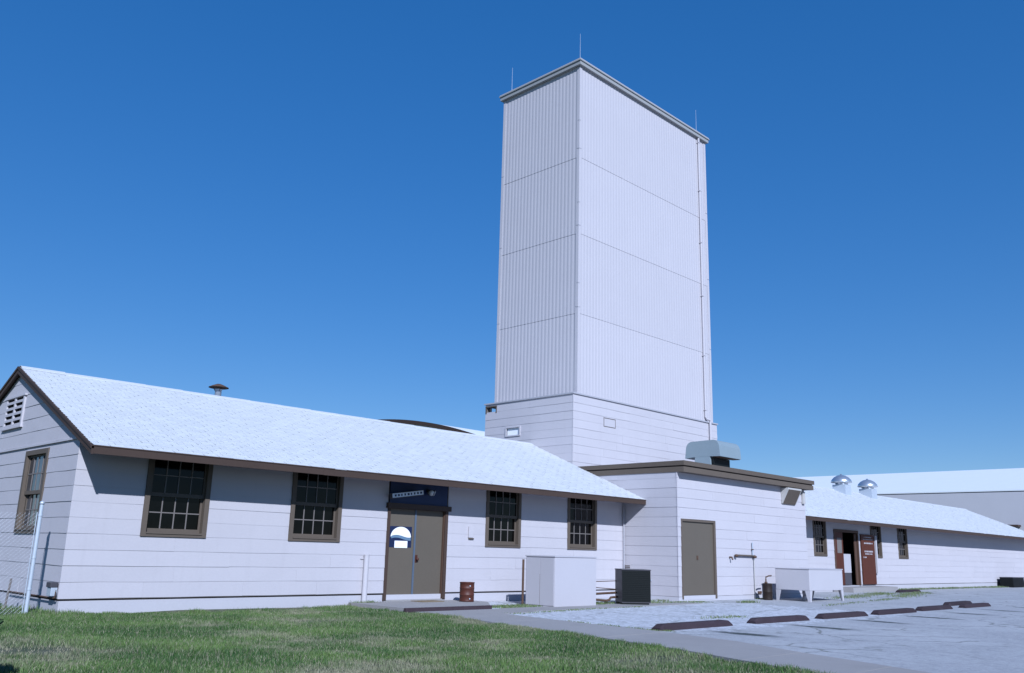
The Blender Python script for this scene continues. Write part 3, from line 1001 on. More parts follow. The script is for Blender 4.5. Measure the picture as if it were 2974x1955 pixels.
# ================================================================== TOWER
T = thing('tower', 'tall ribbed pale metal tower on a shingled square base with a flat cap', 'tower', (21.28, 4.33, GZ))
TX0, TX1, TY0, TY1, PZT = 16.68, 25.86, 2.148, 6.506, 6.455
lh = [(4.70, 5.35, 5.16, 5.43), (5.95, 6.44, 6.10, 6.30)]
wallpanel('wall', '-x', TX0, 0.16, TY0, TY1, -0.5, PZT - 0.03, lh, 'back', T)
wallpanel('wall', '-y', TY0, 0.16, TX0 + 0.161, TX1, 3.7, PZT - 0.03, [(18.38, 19.0, 5.48, 5.75)], 'back', T)
wallpanel('wall', '+y', TY1, 0.16, TX0 + 0.161, TX1, -0.5, PZT - 0.03, [(16.85, 17.75, 6.06, 6.33)], 'wall', T)
box('wall', TX1 - 0.16, TX1, TY0 + 0.161, TY1 - 0.161, -0.5, PZT - 0.03, 'wall', T)
siding(T, '-x', TX0, TY0 - 0.018, TY1, PZT - 0.06 - EXP * 12, PZT - 0.05, [(4.64, 5.41, 5.12, 5.47), (5.90, 6.50, 6.07, 6.33)])
siding(T, '-y', TY0, TX0 - 0.018, TX1 + 0.018, PZT - 0.06 - EXP * 9, PZT - 0.05, [(18.34, 19.04, 5.45, 5.78)])
box('base_flashing', TX0 - 0.05, TX1 + 0.05, TY0 - 0.05, TY1 + 0.05, PZT - 0.05, PZT, 'flash', T)
box('access_panel', 18.38, 19.0, TY0 - 0.01, TY0 + 0.05, 5.48, 5.75, 'wall', T)
wn = boxes('small_window', [(TX0 - 0.035, TX0 + 0.1, 4.64, 4.70, 5.12, 5.47), (TX0 - 0.035, TX0 + 0.1, 5.35, 5.41, 5.12, 5.47), (TX0 - 0.036, TX0 + 0.1, 4.7, 5.35, 5.43, 5.475), (TX0 - 0.036, TX0 + 0.1, 4.7, 5.35, 5.115, 5.16)], 'wall', T)
box('pane', TX0 + 0.03, TX0 + 0.04, 4.70, 5.35, 5.16, 5.43, 'white', wn)
boxes('corner_opening_frame', [(TX0 - 0.02, TX0 + 0.1, 5.90, 5.949, 6.07, 6.34), (TX0 - 0.03, TX0 + 0.16, 5.90, 6.50, 6.301, 6.345), (TX0 - 0.02, TX0 + 0.1, 6.441, 6.50, 6.07, 6.30)], 'brownlt', T)

SX0, SX1, SY0, SY1 = 16.94, 25.62, 2.20, 6.26
tiers = [(PZT - 0.01, 9.38), (9.36, 12.40), (12.38, 15.41), (15.39, 19.15)]
PER, AMP = 0.172, 0.0031


def ribbed(face, c, u0_, u1_, z0, z1, lift):
    out = -1 if face[0] == '-' else 1
    n = int(round((u1_ - u0_) / PER))
    per = (u1_ - u0_) / n
    prof = []
    for k in range(n):
        for (t, h_) in ((0.0, 0), (0.10, 0), (0.34, 1), (0.66, 1), (0.90, 0)):
            prof.append((u0_ + (k + t) * per, h_ * AMP * 2))
    prof.append((u1_, 0))
    v, f = [], []
    for (u, h_) in prof:
        for (z, e) in ((z0, lift), (z1, 0.0)):
            d_ = out * (h_ + e)
            v.append((u, c + d_, z) if face[1] == 'y' else (c + d_, u, z))
    for i in range(len(prof) - 1):
        f.append((2 * i, 2 * i + 2, 2 * i + 3, 2 * i + 1))
    # lower lip so the lap shows as an edge
    k0 = len(v)
    for (u, h_) in prof:
        d_ = out * (h_ - 0.004)
        v.append((u, c + d_, z0) if face[1] == 'y' else (c + d_, u, z0))
    for i in range(len(prof) - 1):
        f.append((2 * i, 2 * i + 2, k0 + i + 1, k0 + i))
    return mesh('ribbed_panel', v, f, 'tower', T)


for (z0, z1) in tiers:
    ribbed('-x', SX0, SY0 + 0.02, SY1, z0, z1, 0.011)
    ribbed('-y', SY0, SX0 + 0.02, SX1, z0, z1, 0.011)
    ribbed('+x', SX1, SY0, SY1, z0, z1, 0.011)
    ribbed('+y', SY1, SX0, SX1, z0, z1, 0.011)
zs_ = [PZT + 0.002, 9.6, 12.7, 15.75, 19.14]
for (cx, cy) in ((SX0, SY0), (SX1, SY0), (SX0, SY1), (SX1, SY1)):
    ox, oy = (-1 if cx == SX0 else 1), (-1 if cy == SY0 else 1)
    for z0, z1 in zip(zs_[:-1], zs_[1:]):
        e = 0.026
        wdt = 0.11 if (cx, cy) != (SX1, SY0) else 0.13
        xa, xb = sorted((cx + ox * e, cx - ox * wdt))
        ya, yb = sorted((cy + oy * e, cy + oy * 0.016))
        xc_, xd = sorted((cx + ox * e, cx + ox * 0.016))
        yc_, yd = sorted((cy + oy * 0.0159, cy - oy * wdt))
        boxes('corner_trim', [(xa, xb, ya, yb, z0, z1 - 0.02), (xc_, xd, yc_, yd, z0, z1 - 0.02)], 'tower', T)
for (z0, z1) in [(9.6, 0), (12.7, 0), (15.75, 0), (10.5, 0), (13.6, 0), (16.9, 0)]:
    box('corner_clip', SX0 - 0.034, SX0 + 0.05, SY0 - 0.034, SY0 + 0.05, z0 - 0.022, z0 - 0.002, 'flash', T)
cap = box('tower_cap', SX0 - 0.13, SX1 + 0.13, SY0 - 0.13, SY1 + 0.13, 19.151, 19.30, 'capfl', T)
box('cap_edge', SX0 - 0.17, SX1 + 0.17, SY0 - 0.17, SY1 + 0.17, 19.301, 19.345, 'capfl', T)
box('cap_edge', SX0 - 0.15, SX1 + 0.15, SY0 - 0.15, SY1 + 0.15, 19.346, 19.395, 'flash', T)
ds = tube('downspout', [(25.02, SY0 - 0.072, 19.16), (25.02, SY0 - 0.072, 6.62), (25.06, SY0 - 0.09, 6.55), (25.22, TY0 - 0.09, 6.52), (25.25, TY0 - 0.085, 6.44), (25.25, TY0 - 0.085, 3.9)], 0.048, 'tower', T, 10)
for z in (18.9, 16.6, 14.2, 11.8, 9.2, 6.9):
    box('downspout_strap', 24.95, 25.09, SY0 - 0.126, SY0 - 0.01, z, z + 0.025, 'tower', T)
for (x, y) in ((SX0 - 0.05, SY0 - 0.05), (SX0 - 0.05, SY1 - 0.45), (24.9, SY0 - 0.05), (SX1, SY1)):
    tube('lightning_rod', [(x, y, 19.39), (x, y, 19.6), (x, y, 20.5)], 0.012, 'galv', T, 6, 0.005)

# ================================================================== FLAT-ROOFED BLOCK
B = thing('flat_roofed_block', 'flat-roofed pale block with brown fascia standing in front of the tower', 'building', (20.8, 0, GZ))
BX0, BX1, BYF = XB + 0.02, 24.93, -2.03
BT = 3.56
dB = (16.84, 18.75, -0.10, 2.15)
wallpanel('wall', '-x', BX0, 0.15, BYF, TY0 - 0.02, -0.6, BT, [], 'back', B)
wallpanel('wall', '-y', BYF, 0.15, BX0 + 0.151, BX1, -0.6, BT, [(dB[0] + 0.02, dB[1] - 0.02, dB[2], dB[3] - 0.02)], 'back', B)
wallpanel('wall', '+x', BX1, 0.15, BYF + 0.151, TY0 - 0.02, -0.6, BT, [], 'wall', B)
siding(B, '-x', BX0, BYF - 0.018, TY0 - 0.05, -0.13, BT - 0.02, [])
siding(B, '-y', BYF, BX0 - 0.018, BX1 + 0.018, -0.13, BT - 0.02, [(dB[0], dB[1], dB[2] - 0.08, dB[3])])
box('foundation', BX0 - 0.012, BX0 + 0.1, BYF - 0.012, 0.0, -0.7, -0.135, 'found', B)
box('foundation', BX0 + 0.101, BX1, BYF - 0.013, BYF + 0.1, -0.7, -0.135, 'found', B)
fx0, fx1, fy0 = BX0 - 0.055, BX1 + 0.26, BYF - 0.30
boxes('fascia', [(fx0 + 0.03, fx1 - 0.03, fy0 + 0.03, TY0 - 0.03, 3.535, 3.695)], 'brownlt', B)
boxes('fascia', [(fx0, fx1, fy0, TY0 - 0.03, 3.735, 3.875)], 'brownlt', B)
box('fascia_groove', fx0 + 0.06, fx1 - 0.06, fy0 + 0.06, TY0 - 0.04, 3.6951, 3.7349, 'soffit', B)
box('flat_roof', fx0 + 0.12, fx1 - 0.12, fy0 + 0.12, TY0 - 0.035, 3.8751, 3.885, 'flatroof', B)
# service door
fd = boxes('door_frame', [(dB[0], dB[0] + 0.06, BYF - 0.03, BYF + 0.1, -0.2, dB[3]), (dB[1] - 0.10, dB[1], BYF - 0.03, BYF + 0.1, -0.2, dB[3]), (dB[0] + 0.061, dB[1] - 0.101, BYF - 0.031, BYF + 0.1, dB[3] - 0.07, dB[3])], 'brownlt', B)
dlB = box('door_leaf', dB[0] + 0.062, dB[1] - 0.102, BYF + 0.02, BYF + 0.06, -0.095, dB[3] - 0.072, 'door', B)
box('latch', 17.70, 17.76, BYF - 0.005, BYF + 0.019, 0.95, 1.07, 'rustpipe', dlB)
box('threshold', dB[0] + 0.061, dB[1] - 0.101, BYF - 0.02, BYF + 0.1, -0.22, -0.10, 'found', B)
# wedge hood under the eave
hd = prism('wall_hood', [(BYF - 0.019, 3.50), (BYF - 0.019, 2.96), (BYF - 0.05, 2.95), (BYF - 0.30, 3.44), (BYF - 0.30, 3.50)], 'x', 23.15, 24.15, 'hood', B)
prism('hood_underside', [(BYF - 0.045, 2.946), (BYF - 0.052, 2.940), (BYF - 0.306, 3.436), (BYF - 0.299, 3.442)], 'x', 23.20, 24.10, 'brownlt', hd)
box('conduit_box', 24.68, 24.84, BYF - 0.09, BYF - 0.019, 3.02, 3.45, 'hood', B)
# standpipe on the front wall
pp = tube('water_pipe', [(21.03, BYF - 0.05, -0.27), (21.03, BYF - 0.05, 1.09)], 0.016, 'hood', B)
tube('crosspipe', [(19.83, BYF - 0.07, 1.12), (21.08, BYF - 0.07, 1.11)], 0.026, 'brownlt', pp)
tube('riser', [(20.95, BYF - 0.06, 1.10), (20.95, BYF - 0.06, 1.55)], 0.022, 'galv', pp)
lathe('valve', [(0.02, 0), (0.07, 0.02), (0.07, 0.06), (0.02, 0.08)], (21.02, BYF - 0.09, 1.04), 'rustpipe', pp, 12)
lathe('valve', [(0.02, 0), (0.06, 0.02), (0.06, 0.07), (0.02, 0.09)], (19.85, BYF - 0.09, 1.06), 'rustpipe', pp, 12)
tube('hose_bib', [(19.55, BYF - 0.02, 1.05), (19.55, BYF - 0.10, 1.05), (19.55, BYF - 0.13, 0.97)], 0.028, 'rustpipe', B)
lathe('wheel', [(0.015, 0), (0.045, 0.01), (0.045, 0.025), (0.015, 0.035)], (20.95, BYF - 0.06, 1.30), 'rustpipe', pp, 12)
box('wall_box', 21.25, 21.45, BYF - 0.06, BYF - 0.018, -0.10, -0.02, 'rustpipe', B)
# wall louvre on the left side
lv = box('wall_louvre', BX0 - 0.03, BX0 - 0.018, -0.28, -0.07, 0.50, 0.75, 'wall', B)
for k in range(5):
    box('slat', BX0 - 0.045, BX0 - 0.0301, -0.27, -0.08, 0.51 + k * 0.048, 0.528 + k * 0.048, 'brownlt', lv)
tube('corner_pipe', [(BX0 - 0.05, -1.0, GZ), (BX0 - 0.05, -1.0, 0.28), (BX0 - 0.02, -1.06, 0.31)], 0.022, 'galv', B)

# hooded relief ventilator on the flat roof
RVX0, RVX1 = 21.5, 22.95
prof = []
yc0, yc1 = -0.62, 0.82
for a_ in np.linspace(0, math.pi / 2, 7):
    prof.append((yc0 + 0.27 - 0.25 * math.sin(math.pi / 2 - a_), 4.86 + 0.29 * math.sin(a_)))
for a_ in np.linspace(math.pi / 2, 0, 7):
    prof.append((yc1 - 0.27 + 0.25 * math.sin(math.pi / 2 - a_), 4.86 + 0.27 * math.sin(a_)))
prof += [(yc1 + 0.02, 4.53), (yc1 - 0.02, 4.53), (0.50, 4.56), (-0.28, 4.56), (yc0 + 0.03, 4.55), (yc0 - 0.01, 4.55)]
rv = prism('roof_ventilator', prof[::-1], 'x', RVX0, RVX1, 'teal', B)
prism('ventilator_neck', [(-0.26, 3.9), (-0.20, 4.5601), (0.42, 4.5601), (0.48, 3.9)], 'x', RVX0 + 0.004, RVX1 - 0.25, 'teal', rv)
box('ventilator_shaded_louvre', RVX0 + 0.05, RVX1 - 0.27, -0.31, -0.262, 4.02, 4.52, 'black', rv)  # black louvre; the shade under the hood is put into its colour
box('ventilator_lip', RVX0 + 0.02, RVX1 - 0.02, yc0 + 0.035, -0.285, 4.535, 4.549, 'rustpipe', rv)

# ================================================================== RIGHT GABLED WING
C = thing('gabled_wing', 'far gabled wing with white roof, two domed roof vents and open red-brown doors', 'building', (43, 4, GZ))
CX0, CX1 = BX1 + 0.02, 61.83
winC = [30.24, 36.0, 39.17]
dC = (31.55, 34.02, -0.02, 2.35)
hC = [(x - WW / 2 * 0.88 + 0.02, x + WW / 2 * 0.88 - 0.02, WZ0 + 0.06, WZ0 + WH - 0.02) for x in winC] + [dC]
wallpanel('wall', '-y', 0.0, 0.15, CX0, CX1 - 0.06, -0.01, roofz(0) - 0.11, hC, 'back', C)
box('wall', CX0, CX1 - 0.06, BY - 0.15, BY, -0.01, roofz(0) - 0.11, 'wall', C)
prism('gable_wall', [(0.151, -0.01), (0.151, roofz(0.151) - 0.11), (RY, RZ - 0.11), (BY - 0.151, roofz(0.151) - 0.11), (BY - 0.151, -0.01)], 'x', CX1 - 0.21, CX1 - 0.06, 'wall', C)
prism('gable_wall', [(0.151, -0.01), (0.151, roofz(0.151) - 0.11), (TY0 - 0.03, roofz(TY0) - 0.11), (TY0 - 0.03, -0.01)], 'x', CX0 + 0.001, CX0 + 0.15, 'wall', C)
box('foundation', CX0, CX1 - 0.09, 0.012, 0.2, -0.9, -0.022, 'found', C)
sC = [(x - WW / 2 * 0.88, x + WW / 2 * 0.88, WZ0, WZ0 + WH) for x in winC] + [(dC[0] - 0.001, dC[1] + 0.001, -0.3, 2.36)]
siding(C, '-y', 0.0, CX0, CX1 - 0.05, 0.0, 2.98, sC)
gable_roof(C, CX0, CX1, False, True)
for x in winC:
    build_window(C, (x, 0, WZ0 + 0.05), '-y', src=W0, k=(0.88, 1, 0.97))
# open red-brown double doors with a dark hall behind
boxes('door_frame', [(31.55, 31.64, -0.04, 0.1, -0.02, 2.25), (33.93, 34.02, -0.04, 0.1, -0.02, 2.25), (31.55, 34.02, -0.045, 0.1, 2.2501, 2.36)], 'jamb', C)
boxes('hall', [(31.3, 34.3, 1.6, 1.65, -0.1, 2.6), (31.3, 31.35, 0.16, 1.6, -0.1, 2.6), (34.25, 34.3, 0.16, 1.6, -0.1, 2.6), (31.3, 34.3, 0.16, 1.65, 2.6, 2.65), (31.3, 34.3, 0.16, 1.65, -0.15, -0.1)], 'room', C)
lf = box('door_leaf', 31.66, 32.44, -0.01, 0.03, 0.0, 2.24, 'reddoor', C)
box('door_window', 31.85, 32.30, -0.016, -0.0101, 1.35, 2.0, 'muntin', lf)
ri = box('door_leaf', 34.22, 35.62, -0.075, -0.03, 0.02, 2.22, 'reddoor', C)
for k, (z, hh, x0, x1) in enumerate(((2.08, .03, 34.5, 35.4), (1.98, .03, 34.4, 35.5), (1.80, .06, 34.5, 35.5), (1.43, .07, 34.5, 35.5), (1.33, .05, 34.55, 35.45), (1.18, .05, 34.35, 34.8))):
    n = int((x1 - x0) / 0.12)
    for j in range(n):
        box('worn_letter', x0 + j * 0.12, x0 + j * 0.12 + random.uniform(0.05, 0.10), -0.079, -0.0751, z, z + hh, 'cab', ri)
box('inner_jamb', 33.70, 33.90, 0.02, 0.06, 0.0, 2.2, 'jamb', C)
st_ = mesh('door_post', bxv(35.70, 35.82, -0.12, -0.02, 0.5, 2.2), CUBE, 'wall', C)
box('poster', 32.46, 33.16, 0.00, 0.02, 0.52, 1.32, 'cab', C)
box('poster_base', 32.48, 33.14, 0.001, 0.03, 0.0, 0.51, 'darkmetal', C)
box('entrance_step', 31.2, 35.9, -0.9, -0.05, GZ - 0.05, -0.06, 'walk', C)
for x in (41.0, 44.4):
    y = 3.72
    cb = prism('vent_curb', [(y - 0.36, roofz(y - 0.36) - 0.15), (y - 0.36, 5.03), (y + 0.36, 5.03), (y + 0.36, roofz(y + 0.36) - 0.15)], 'x', x - 0.36, x + 0.36, 'galv', C)
    vd = lathe('vent_dome', [(0.30, -0.06), (0.32, 0.0), (0.33, 0.10), (0.54, 0.11), (0.555, 0.14), (0.50, 0.27), (0.38, 0.40), (0.22, 0.49), (0.06, 0.53), (0.04, 0.58), (0.001, 0.585)], (x, y, 5.04), 'alu', C, 28)

# ================================================================== FAR BUILDINGS
H = thing('large_hangar', 'large hangar with broad white roof and grey wall beyond the right wing', 'hangar', (90, 0, GZ))
HX, HR, HE, HRZ = 75.0, 90.0, 7.05, 10.22
wallpanel('wall', '-x', HX, 0.3, -45, 38, -0.6, HE - 0.15, [], 'hangwall', H)
prism('gable_wall', [(HX + 0.01, -0.6), (HX + 0.01, HE - 0.15), (HR, HRZ - 0.15), (2 * HR - HX, HE - 0.15), (2 * HR - HX, -0.6)], 'y', 37.7, 38, 'hangwall', H)
prism('gable_wall', [(HX + 0.01, -0.6), (HX + 0.01, HE - 0.15), (HR, HRZ - 0.15), (2 * HR - HX, HE - 0.15), (2 * HR - HX, -0.6)], 'y', -45, -44.7, 'hangwall', H)
prism('roof', [(HX - 0.06, HE - 0.1), (HX - 0.06, HE), (HR, HRZ), (2 * HR - HX + 0.4, HE), (2 * HR - HX + 0.4, HE - 0.1), (HR, HRZ - 0.12)], 'y', -45.4, 38.4, 'hangroof', H)
box('canopy', HX - 0.9, HX - 0.051, 4.15, 4.95, 4.05, 4.20, 'brown', H)

R = thing('arched_hangar', 'distant hangar with low arched roof and brown arch edge behind the long roof', 'hangar', (58, 54, GZ))
AX0, AX1, AYC, AZC, ARR, AHW = 45.0, 72.0, 54.0, 13.12, 57.0, 22.0


def arc(r, n=48):
    out = []
    for k in range(n + 1):
        y = -AHW + 2 * AHW * k / n
        out.append((AYC + y, AZC - ARR + math.sqrt(r * r - y * y)))
    return out


prism('roof', arc(ARR) + arc(ARR - 0.15)[::-1], 'x', AX0, AX1, 'hangroof', R)
prism('arch_edge', arc(ARR + 0.02) + arc(ARR - 0.33)[::-1], 'x', AX0 - 0.25, AX0 - 0.01, 'brown', R)
prism('end_wall', arc(ARR - 0.16) + [(AYC + AHW, -0.5), (AYC - AHW, -0.5)], 'x', AX0 + 0.02, AX0 + 0.3, 'hangroof', R)
prism('end_wall', arc(ARR - 0.16) + [(AYC + AHW, -0.5), (AYC - AHW, -0.5)], 'x', AX1 - 0.3, AX1 - 0.02, 'hangwall', R)
box('side_wall', AX0 + 0.31, AX1 - 0.31, AYC - AHW, AYC - AHW + 0.3, -0.5, 8.6, 'hangwall', R)

# ================================================================== THINGS IN FRONT OF THE BUILDINGS
# brown drum used as a bin on the porch
TC = thing('trash_drum', 'small rusty brown drum standing on the porch right of the double door', 'drum', (9.36, -0.72, PZ), local=True)
lathe('drum_body', [(0.175, 0.0), (0.185, 0.01), (0.18, 0.025), (0.18, 0.15), (0.187, 0.158), (0.187, 0.168), (0.18, 0.176), (0.18, 0.31), (0.187, 0.318), (0.187, 0.328), (0.18, 0.336), (0.18, 0.44), (0.19, 0.448), (0.19, 0.462), (0.175, 0.464), (0.17, 0.42), (0.001, 0.418)], (0, 0, 0), 'rust', TC, 28)
for z in (0.07, 0.375):
    lathe('bolt', [(0.02, 0), (0.018, 0.012), (0.001, 0.014)], (0, 0, 0), 'galv', TC, 10).matrix_local = Matrix.Translation((-0.06, -0.172, z)) @ Matrix.Rotation(math.pi / 2, 4, 'X')

# door mat
dm = box('doormat', 8.02, 8.72, -0.62, -0.18, PZ + 0.001, PZ + 0.016, 'mat', None, 0.004)
tag(dm, 'tan coir doormat lying on the porch before the double door', 'doormat')

# pale utility cabinet
K = thing('utility_cabinet', 'pale metal utility cabinet standing on the walk under the windows', 'cabinet', (11.53, -1.9, GZ))
kx0, kx1, ky0, ky1, kz1 = 10.74, 12.36, -2.40, -1.42, 0.97
box('cabinet_body', kx0, kx1, ky0, ky1, GZ - 0.02, kz1 - 0.03, 'cab', K, 0.006)
box('cabinet_top', kx0 - 0.02, kx1 + 0.02, ky0 - 0.02, ky1 + 0.02, kz1 - 0.0299, kz1, 'cab', K, 0.005)
ym = (ky0 + ky1) / 2 + 0.0
for (ya, yb) in ((ky0 + 0.02, ym - 0.006), (ym + 0.006, ky1 - 0.02)):
    box('cabinet_door', kx0 - 0.012, kx0 - 0.0005, ya, yb, GZ + 0.03, kz1 - 0.06, 'cab', K, 0.003)
box('door_seam', kx0 - 0.009, kx0 - 0.0004, ym - 0.0055, ym + 0.0055, GZ + 0.03, kz1 - 0.45, 'brownlt', K)
bp = tube('rusty_riser', [(10.76, -1.30, GZ - 0.03), (10.76, -1.30, 0.86)], 0.03, 'rustpipe', None, 10)
tag(bp, 'rusty upright pipe against the back corner of the pale cabinet', 'pipe')

# air conditioner condenser
AC = thing('condenser_unit', 'black louvred air conditioner condenser beside the pale cabinet', 'air conditioner', (14.0, -2.35, GZ), local=True, rz=-0.66)
box('casing', -0.40, 0.40, -0.355, 0.37, 0.05, 0.90, 'darkmetal', AC, 0.012)
box('top_panel', -0.41, 0.41, -0.385, 0.38, 0.9001, 0.925, 'darkmetal', AC, 0.006)
box('coil_face', -0.395, 0.395, -0.362, -0.3555, 0.08, 0.885, 'black', AC)
for k in range(17):
    box('fin', -0.37, 0.39, -0.378, -0.3625, 0.09 + k * 0.047, 0.103 + k * 0.047, 'black', AC)
box('base_pan', -0.38, 0.36, -0.34, 0.36, 0.0, 0.0499, 'black', AC, 0.006)
pr = thing('refrigerant_pipes', 'insulated brown pipes running from the cabinet to the black condenser', 'pipes', (13.0, -2.0, GZ))
tube('pipe', [(12.365, -1.95, 0.32), (13.75, -1.98, 0.34)], 0.012, 'rustpipe', pr, 6)
tube('pipe', [(12.365, -1.95, 0.20), (13.75, -1.98, 0.12)], 0.012, 'rustpipe', pr, 6)
tube('insulated_pipe', [(12.365, -1.95, 0.00), (13.75, -1.98, 0.03)], 0.03, 'rustpipe', pr, 8)
tube('insulated_pipe', [(12.365, -1.95, -0.10), (13.3, -1.98, -0.17), (13.42, -2.0, -0.15), (13.48, -2.0, -0.09), (13.75, -2.0, -0.08)], 0.03, 'rustpipe', pr, 8)

# enamel bin on tapered legs
TK = thing('metal_bin', 'pale enamelled metal bin on tapered legs beside the flat-roofed block', 'bin', (22.3, -3.35, GZ))
bx0, bx1, by0, by1 = 21.12, 23.52, -3.95, -2.78
box('bin_body', bx0, bx1, by0, by1, 0.08, 0.735, 'bin', TK, 0.015)
box('bin_lid', bx0 - 0.02, bx1 + 0.02, by0 - 0.02, by1 + 0.02, 0.7351, 0.762, 'bin', TK, 0.008)
for (lx, ly, sx, sy) in ((bx0, by0, 1, 1), (bx1, by0, -1, 1), (bx0, by1, 1, -1), (bx1, by1, -1, -1)):
    w1, w2 = 0.17, 0.08
    z0, z1 = GZ, 0.08
    vv = []
    for (z, w_) in ((z0, w2), (z1, w1)):
        vv += [(lx, ly, z), (lx + sx * w_, ly, z), (lx + sx * w_, ly + sy * 0.03, z), (lx + sx * 0.03, ly + sy * 0.03, z), (lx + sx * 0.03, ly + sy * w_, z), (lx, ly + sy * w_, z)]
    ff = [tuple(range(6)), tuple(range(6, 12))[::-1]] + [(i, (i + 1) % 6, 6 + (i + 1) % 6, 6 + i) for i in range(6)]
    mesh('leg', vv, ff, 'bin', TK)
tube('drain_pipe', [(22.0, -3.3, 0.08), (22.0, -3.3, 0.0), (21.95, -3.35, -0.12), (21.75, -3.4, -0.2)], 0.06, 'bin', TK, 10)

# dark drum with pump behind the bin
DRK = 0.70
DR = thing('pump_drum', 'dark narrow drum with a bent pump pipe beside the pale bin', 'drum', (20.86, -2.62, GZ), local=True)
lathe('drum_body', [(r_ * DRK, z_) for r_, z_ in [(0.21, 0.0), (0.22, 0.012), (0.215, 0.03), (0.215, 0.24), (0.222, 0.25), (0.215, 0.26), (0.215, 0.48), (0.222, 0.50), (0.215, 0.515), (0.19, 0.52), (0.001, 0.518)]], (0, 0, 0), 'darkdrum', DR, 24)
tube('pump_pipe', [(-0.08, 0.0, 0.51), (-0.08, 0.0, 0.66), (-0.08, 0.0, 0.71), (0.10, 0.0, 0.75), (0.28, 0.0, 0.755)], 0.022, 'rustpipe', DR, 8)
lathe('pump_head', [(0.05, 0.52), (0.05, 0.56), (0.03, 0.57), (0.001, 0.575)], (-0.08, 0, 0), 'rustpipe', DR, 14)

# second condenser by the far wing
C2 = thing('wall_condenser', 'black air conditioner box on the weeds at the foot of the far wing', 'air conditioner', (54.2, -0.55, GZ), local=True)
box('casing', -1.1, 1.1, -0.36, 0.36, 0.0, 0.55, 'black', C2, 0.015)
box('top_panel', -1.12, 1.12, -0.38, 0.38, 0.5501, 0.58, 'darkmetal', C2, 0.006)
for k in range(8):
    box('fin', -1.05, 1.05, -0.378, -0.361, 0.05 + k * 0.06, 0.072 + k * 0.06, 'black', C2)

# parking stops
prof = [(-0.125, 0), (0.125, 0), (0.108, 0.07), (0.075, 0.108), (-0.075, 0.108), (-0.108, 0.07)]
Ls = 2.36
v, f = [], []
stn = [(-Ls / 2, 0.45), (-Ls / 2 + 0.10, 0.92), (-Ls / 2 + 0.16, 1.0), (-0.4, 1.0), (0.4, 1.0), (Ls / 2 - 0.16, 1.0), (Ls / 2 - 0.10, 0.92), (Ls / 2, 0.45)]
for (x, k) in stn:
    for (y, z) in prof:
        v.append((x, y * (0.85 + 0.15 * k), z * k))
n = len(prof)
for i in range(len(stn) - 1):
    for j in range(n):
        f.append((i * n + j, i * n + (j + 1) % n, (i + 1) * n + (j + 1) % n, (i + 1) * n + j))
f += [tuple(range(n))[::-1], tuple(range((len(stn) - 1) * n, len(stn) * n))]
stops = [(8.78, -7.68, 0.0, 1.03, 'dark weathered parking stop beside the sidewalk, first of the row'),
         (12.0, -7.72, -0.03, 0.94, 'dark parking stop second in the row from the sidewalk'),
         (14.98, -7.76, -0.01, 1.0, 'dark parking stop third in the row from the sidewalk'),
         (18.05, -7.77, 0.0, 1.05, 'dark parking stop fourth in the row from the sidewalk'),
         (21.2, -7.66, 0.0, 1.0, 'dark parking stop fifth in the row, its end by the doubled pair'),
         (24.55, -7.70, 0.0, 1.0, 'dark parking stop at the row end, in front of the shifted one'),
         (25.3, -6.95, 0.03, 1.0, 'dark parking stop pushed out of line behind the end of the row'),
         (35.4, -1.55, 0.03, 1.1, 'dark parking stop lying alone before the open red-brown doors')]
proto = None
for (x, y, a_, s_, lab) in stops:
    if proto is None:
        o = mesh('parking_stop', v, f, 'stop')
        proto = o
        bm = bmesh.new()
        bm.from_mesh(o.data)
        bmesh.ops.recalc_face_normals(bm, faces=bm.faces[:])
        bm.to_mesh(o.data)
        bm.free()
        pin = lathe('anchor_pin', [(0.018, 0.1085), (0.018, 0.116), (0.001, 0.118)], (-0.8, 0, 0), 'rustpipe', o, 8)
        pin2 = lathe('anchor_pin', [(0.018, 0.1085), (0.018, 0.116), (0.001, 0.118)], (0.8, 0, 0), 'rustpipe', o, 8)
    else:
        o = proto.copy()
        COL.objects.link(o)
        for ch in (pin, pin2):
            c_ = ch.copy()
            COL.objects.link(c_)
            c_.parent = o
    o.location = (x, y, GZ)
    o.rotation_euler = (0, 0, a_)
    o.scale = (s_, 1, 1)
    tag(o, lab, 'parking stop', 'parking stops on the lot')

# chain-link fence at the left corner
FN = thing('chain_link_fence', 'galvanised chain-link fence ending in a pale post by the gable end', 'fence', (-0.45, 0.22, GZ))
fx, fy = -0.45, 0.20
tube('fence_post', [(fx, fy, -0.45), (fx, fy, 1.66)], 0.036, 'galv', FN, 14)
lathe('post_cap', [(0.042, 0), (0.042, 0.03), (0.03, 0.055), (0.001, 0.065)], (fx, fy, 1.661), 'galv', FN, 14)
for z in (0.15, 0.7, 1.45):
    tube('band', [(fx, fy, z), (fx, fy, z + 0.03)], 0.043, 'galv', FN, 14)
tube('tension_bar', [(fx - 0.06, fy, -0.25), (fx - 0.06, fy, 1.52)], 0.007, 'galv', FN, 6)
v, f = [], []


def wire(p, q, r=0.0006):
    p, q = Vector(p), Vector(q)
    d_ = (q - p).normalized()
    s = d_.cross(Vector((0, 1, 0))).normalized() * r
    t = Vector((0, r, 0))
    k = len(v)
    v.extend([p + s, p - s * 0.5 + t, p - s * 0.5 - t, q + s, q - s * 0.5 + t, q - s * 0.5 - t])
    f.extend([(k, k + 1, k + 4, k + 3), (k + 1, k + 2, k + 5, k + 4), (k + 2, k, k + 3, k + 5)])


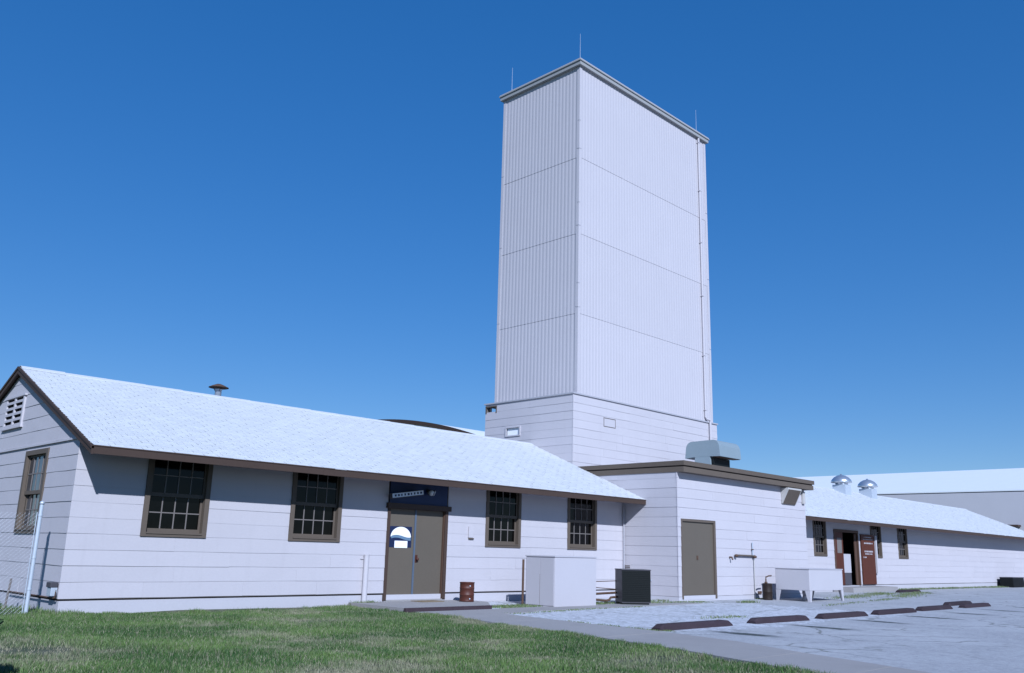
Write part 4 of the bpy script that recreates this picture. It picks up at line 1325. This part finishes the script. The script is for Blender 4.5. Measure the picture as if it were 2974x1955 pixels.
x_a, x_b, z_a, z_b = -3.4, fx - 0.06, -0.26, 1.50
Hh = z_b - z_a
x = x_a - Hh
while x < x_b:
    for (xs_, sgn) in ((x, 1), (x + Hh, -1)):
        z0 = z_a
        xa_, xb_ = xs_, xs_ + sgn * Hh
        pts_ = []
        for t in (0, 1):
            pts_.append((xa_ + (xb_ - xa_) * t, z_a + Hh * t))
        (p0, p1) = pts_
        lo, hi = 0.0, 1.0
        dxx = p1[0] - p0[0]
        for lim_, up in ((x_a, False), (x_b, True)):
            tcr = (lim_ - p0[0]) / dxx
            if (dxx > 0) != up:
                lo = max(lo, tcr)
            else:
                hi = min(hi, tcr)
        if hi - lo > 0.02:
            wire((p0[0] + dxx * lo, fy, p0[1] + Hh * lo), (p0[0] + dxx * hi, fy, p0[1] + Hh * hi))
    x += 0.075
tag(mesh('wire_mesh', v, f, 'galv', FN), kind='stuff')
tube('fence_post', [(-3.45, fy, -0.45), (-3.45, fy, 1.60)], 0.03, 'galv', FN, 12)
stk = tube('garden_stake', [(-0.40, 1.60, -0.4), (-0.37, 1.52, 0.30)], 0.02, 'muntin', None, 8)
tag(stk, 'short pale stake leaning at the foot of the gable wall', 'stake')

# unseen shrub added outside the frame to cast shade on the lawn corner
SH = thing('shrub', 'small dark evergreen shrub added out of view to cast a round shadow on the lawn', 'shrub', (-3.75, -7.85, -0.32), local=True)
for k in range(7):
    a_ = k * 0.9
    tube('stem', [(0, 0, -0.05), (0.10 * math.cos(a_), 0.10 * math.sin(a_), 0.3), (0.22 * math.cos(a_), 0.22 * math.sin(a_), 0.62 + 0.03 * k)], 0.016, 'bark', SH, 6, 0.006)
V, F = [], []
for k in range(2600):
    d_ = Vector((random.gauss(0, 1), random.gauss(0, 1), random.gauss(0, 1))).normalized() * random.uniform(0.4, 1) ** 0.5
    c_ = Vector((d_.x * 0.50, d_.y * 0.50, 0.62 + d_.z * 0.42))
    a_ = Vector((random.gauss(0, 1), random.gauss(0, 1), random.gauss(0, 1))).normalized()
    s = a_.orthogonal().normalized() * 0.02
    n = len(V)
    V += [c_ - a_ * 0.04, c_ + s, c_ + a_ * 0.04, c_ - s]
    F.append((n, n + 1, n + 2, n + 3))
tag(mesh('foliage', V, F, 'leaf', SH), kind='stuff')
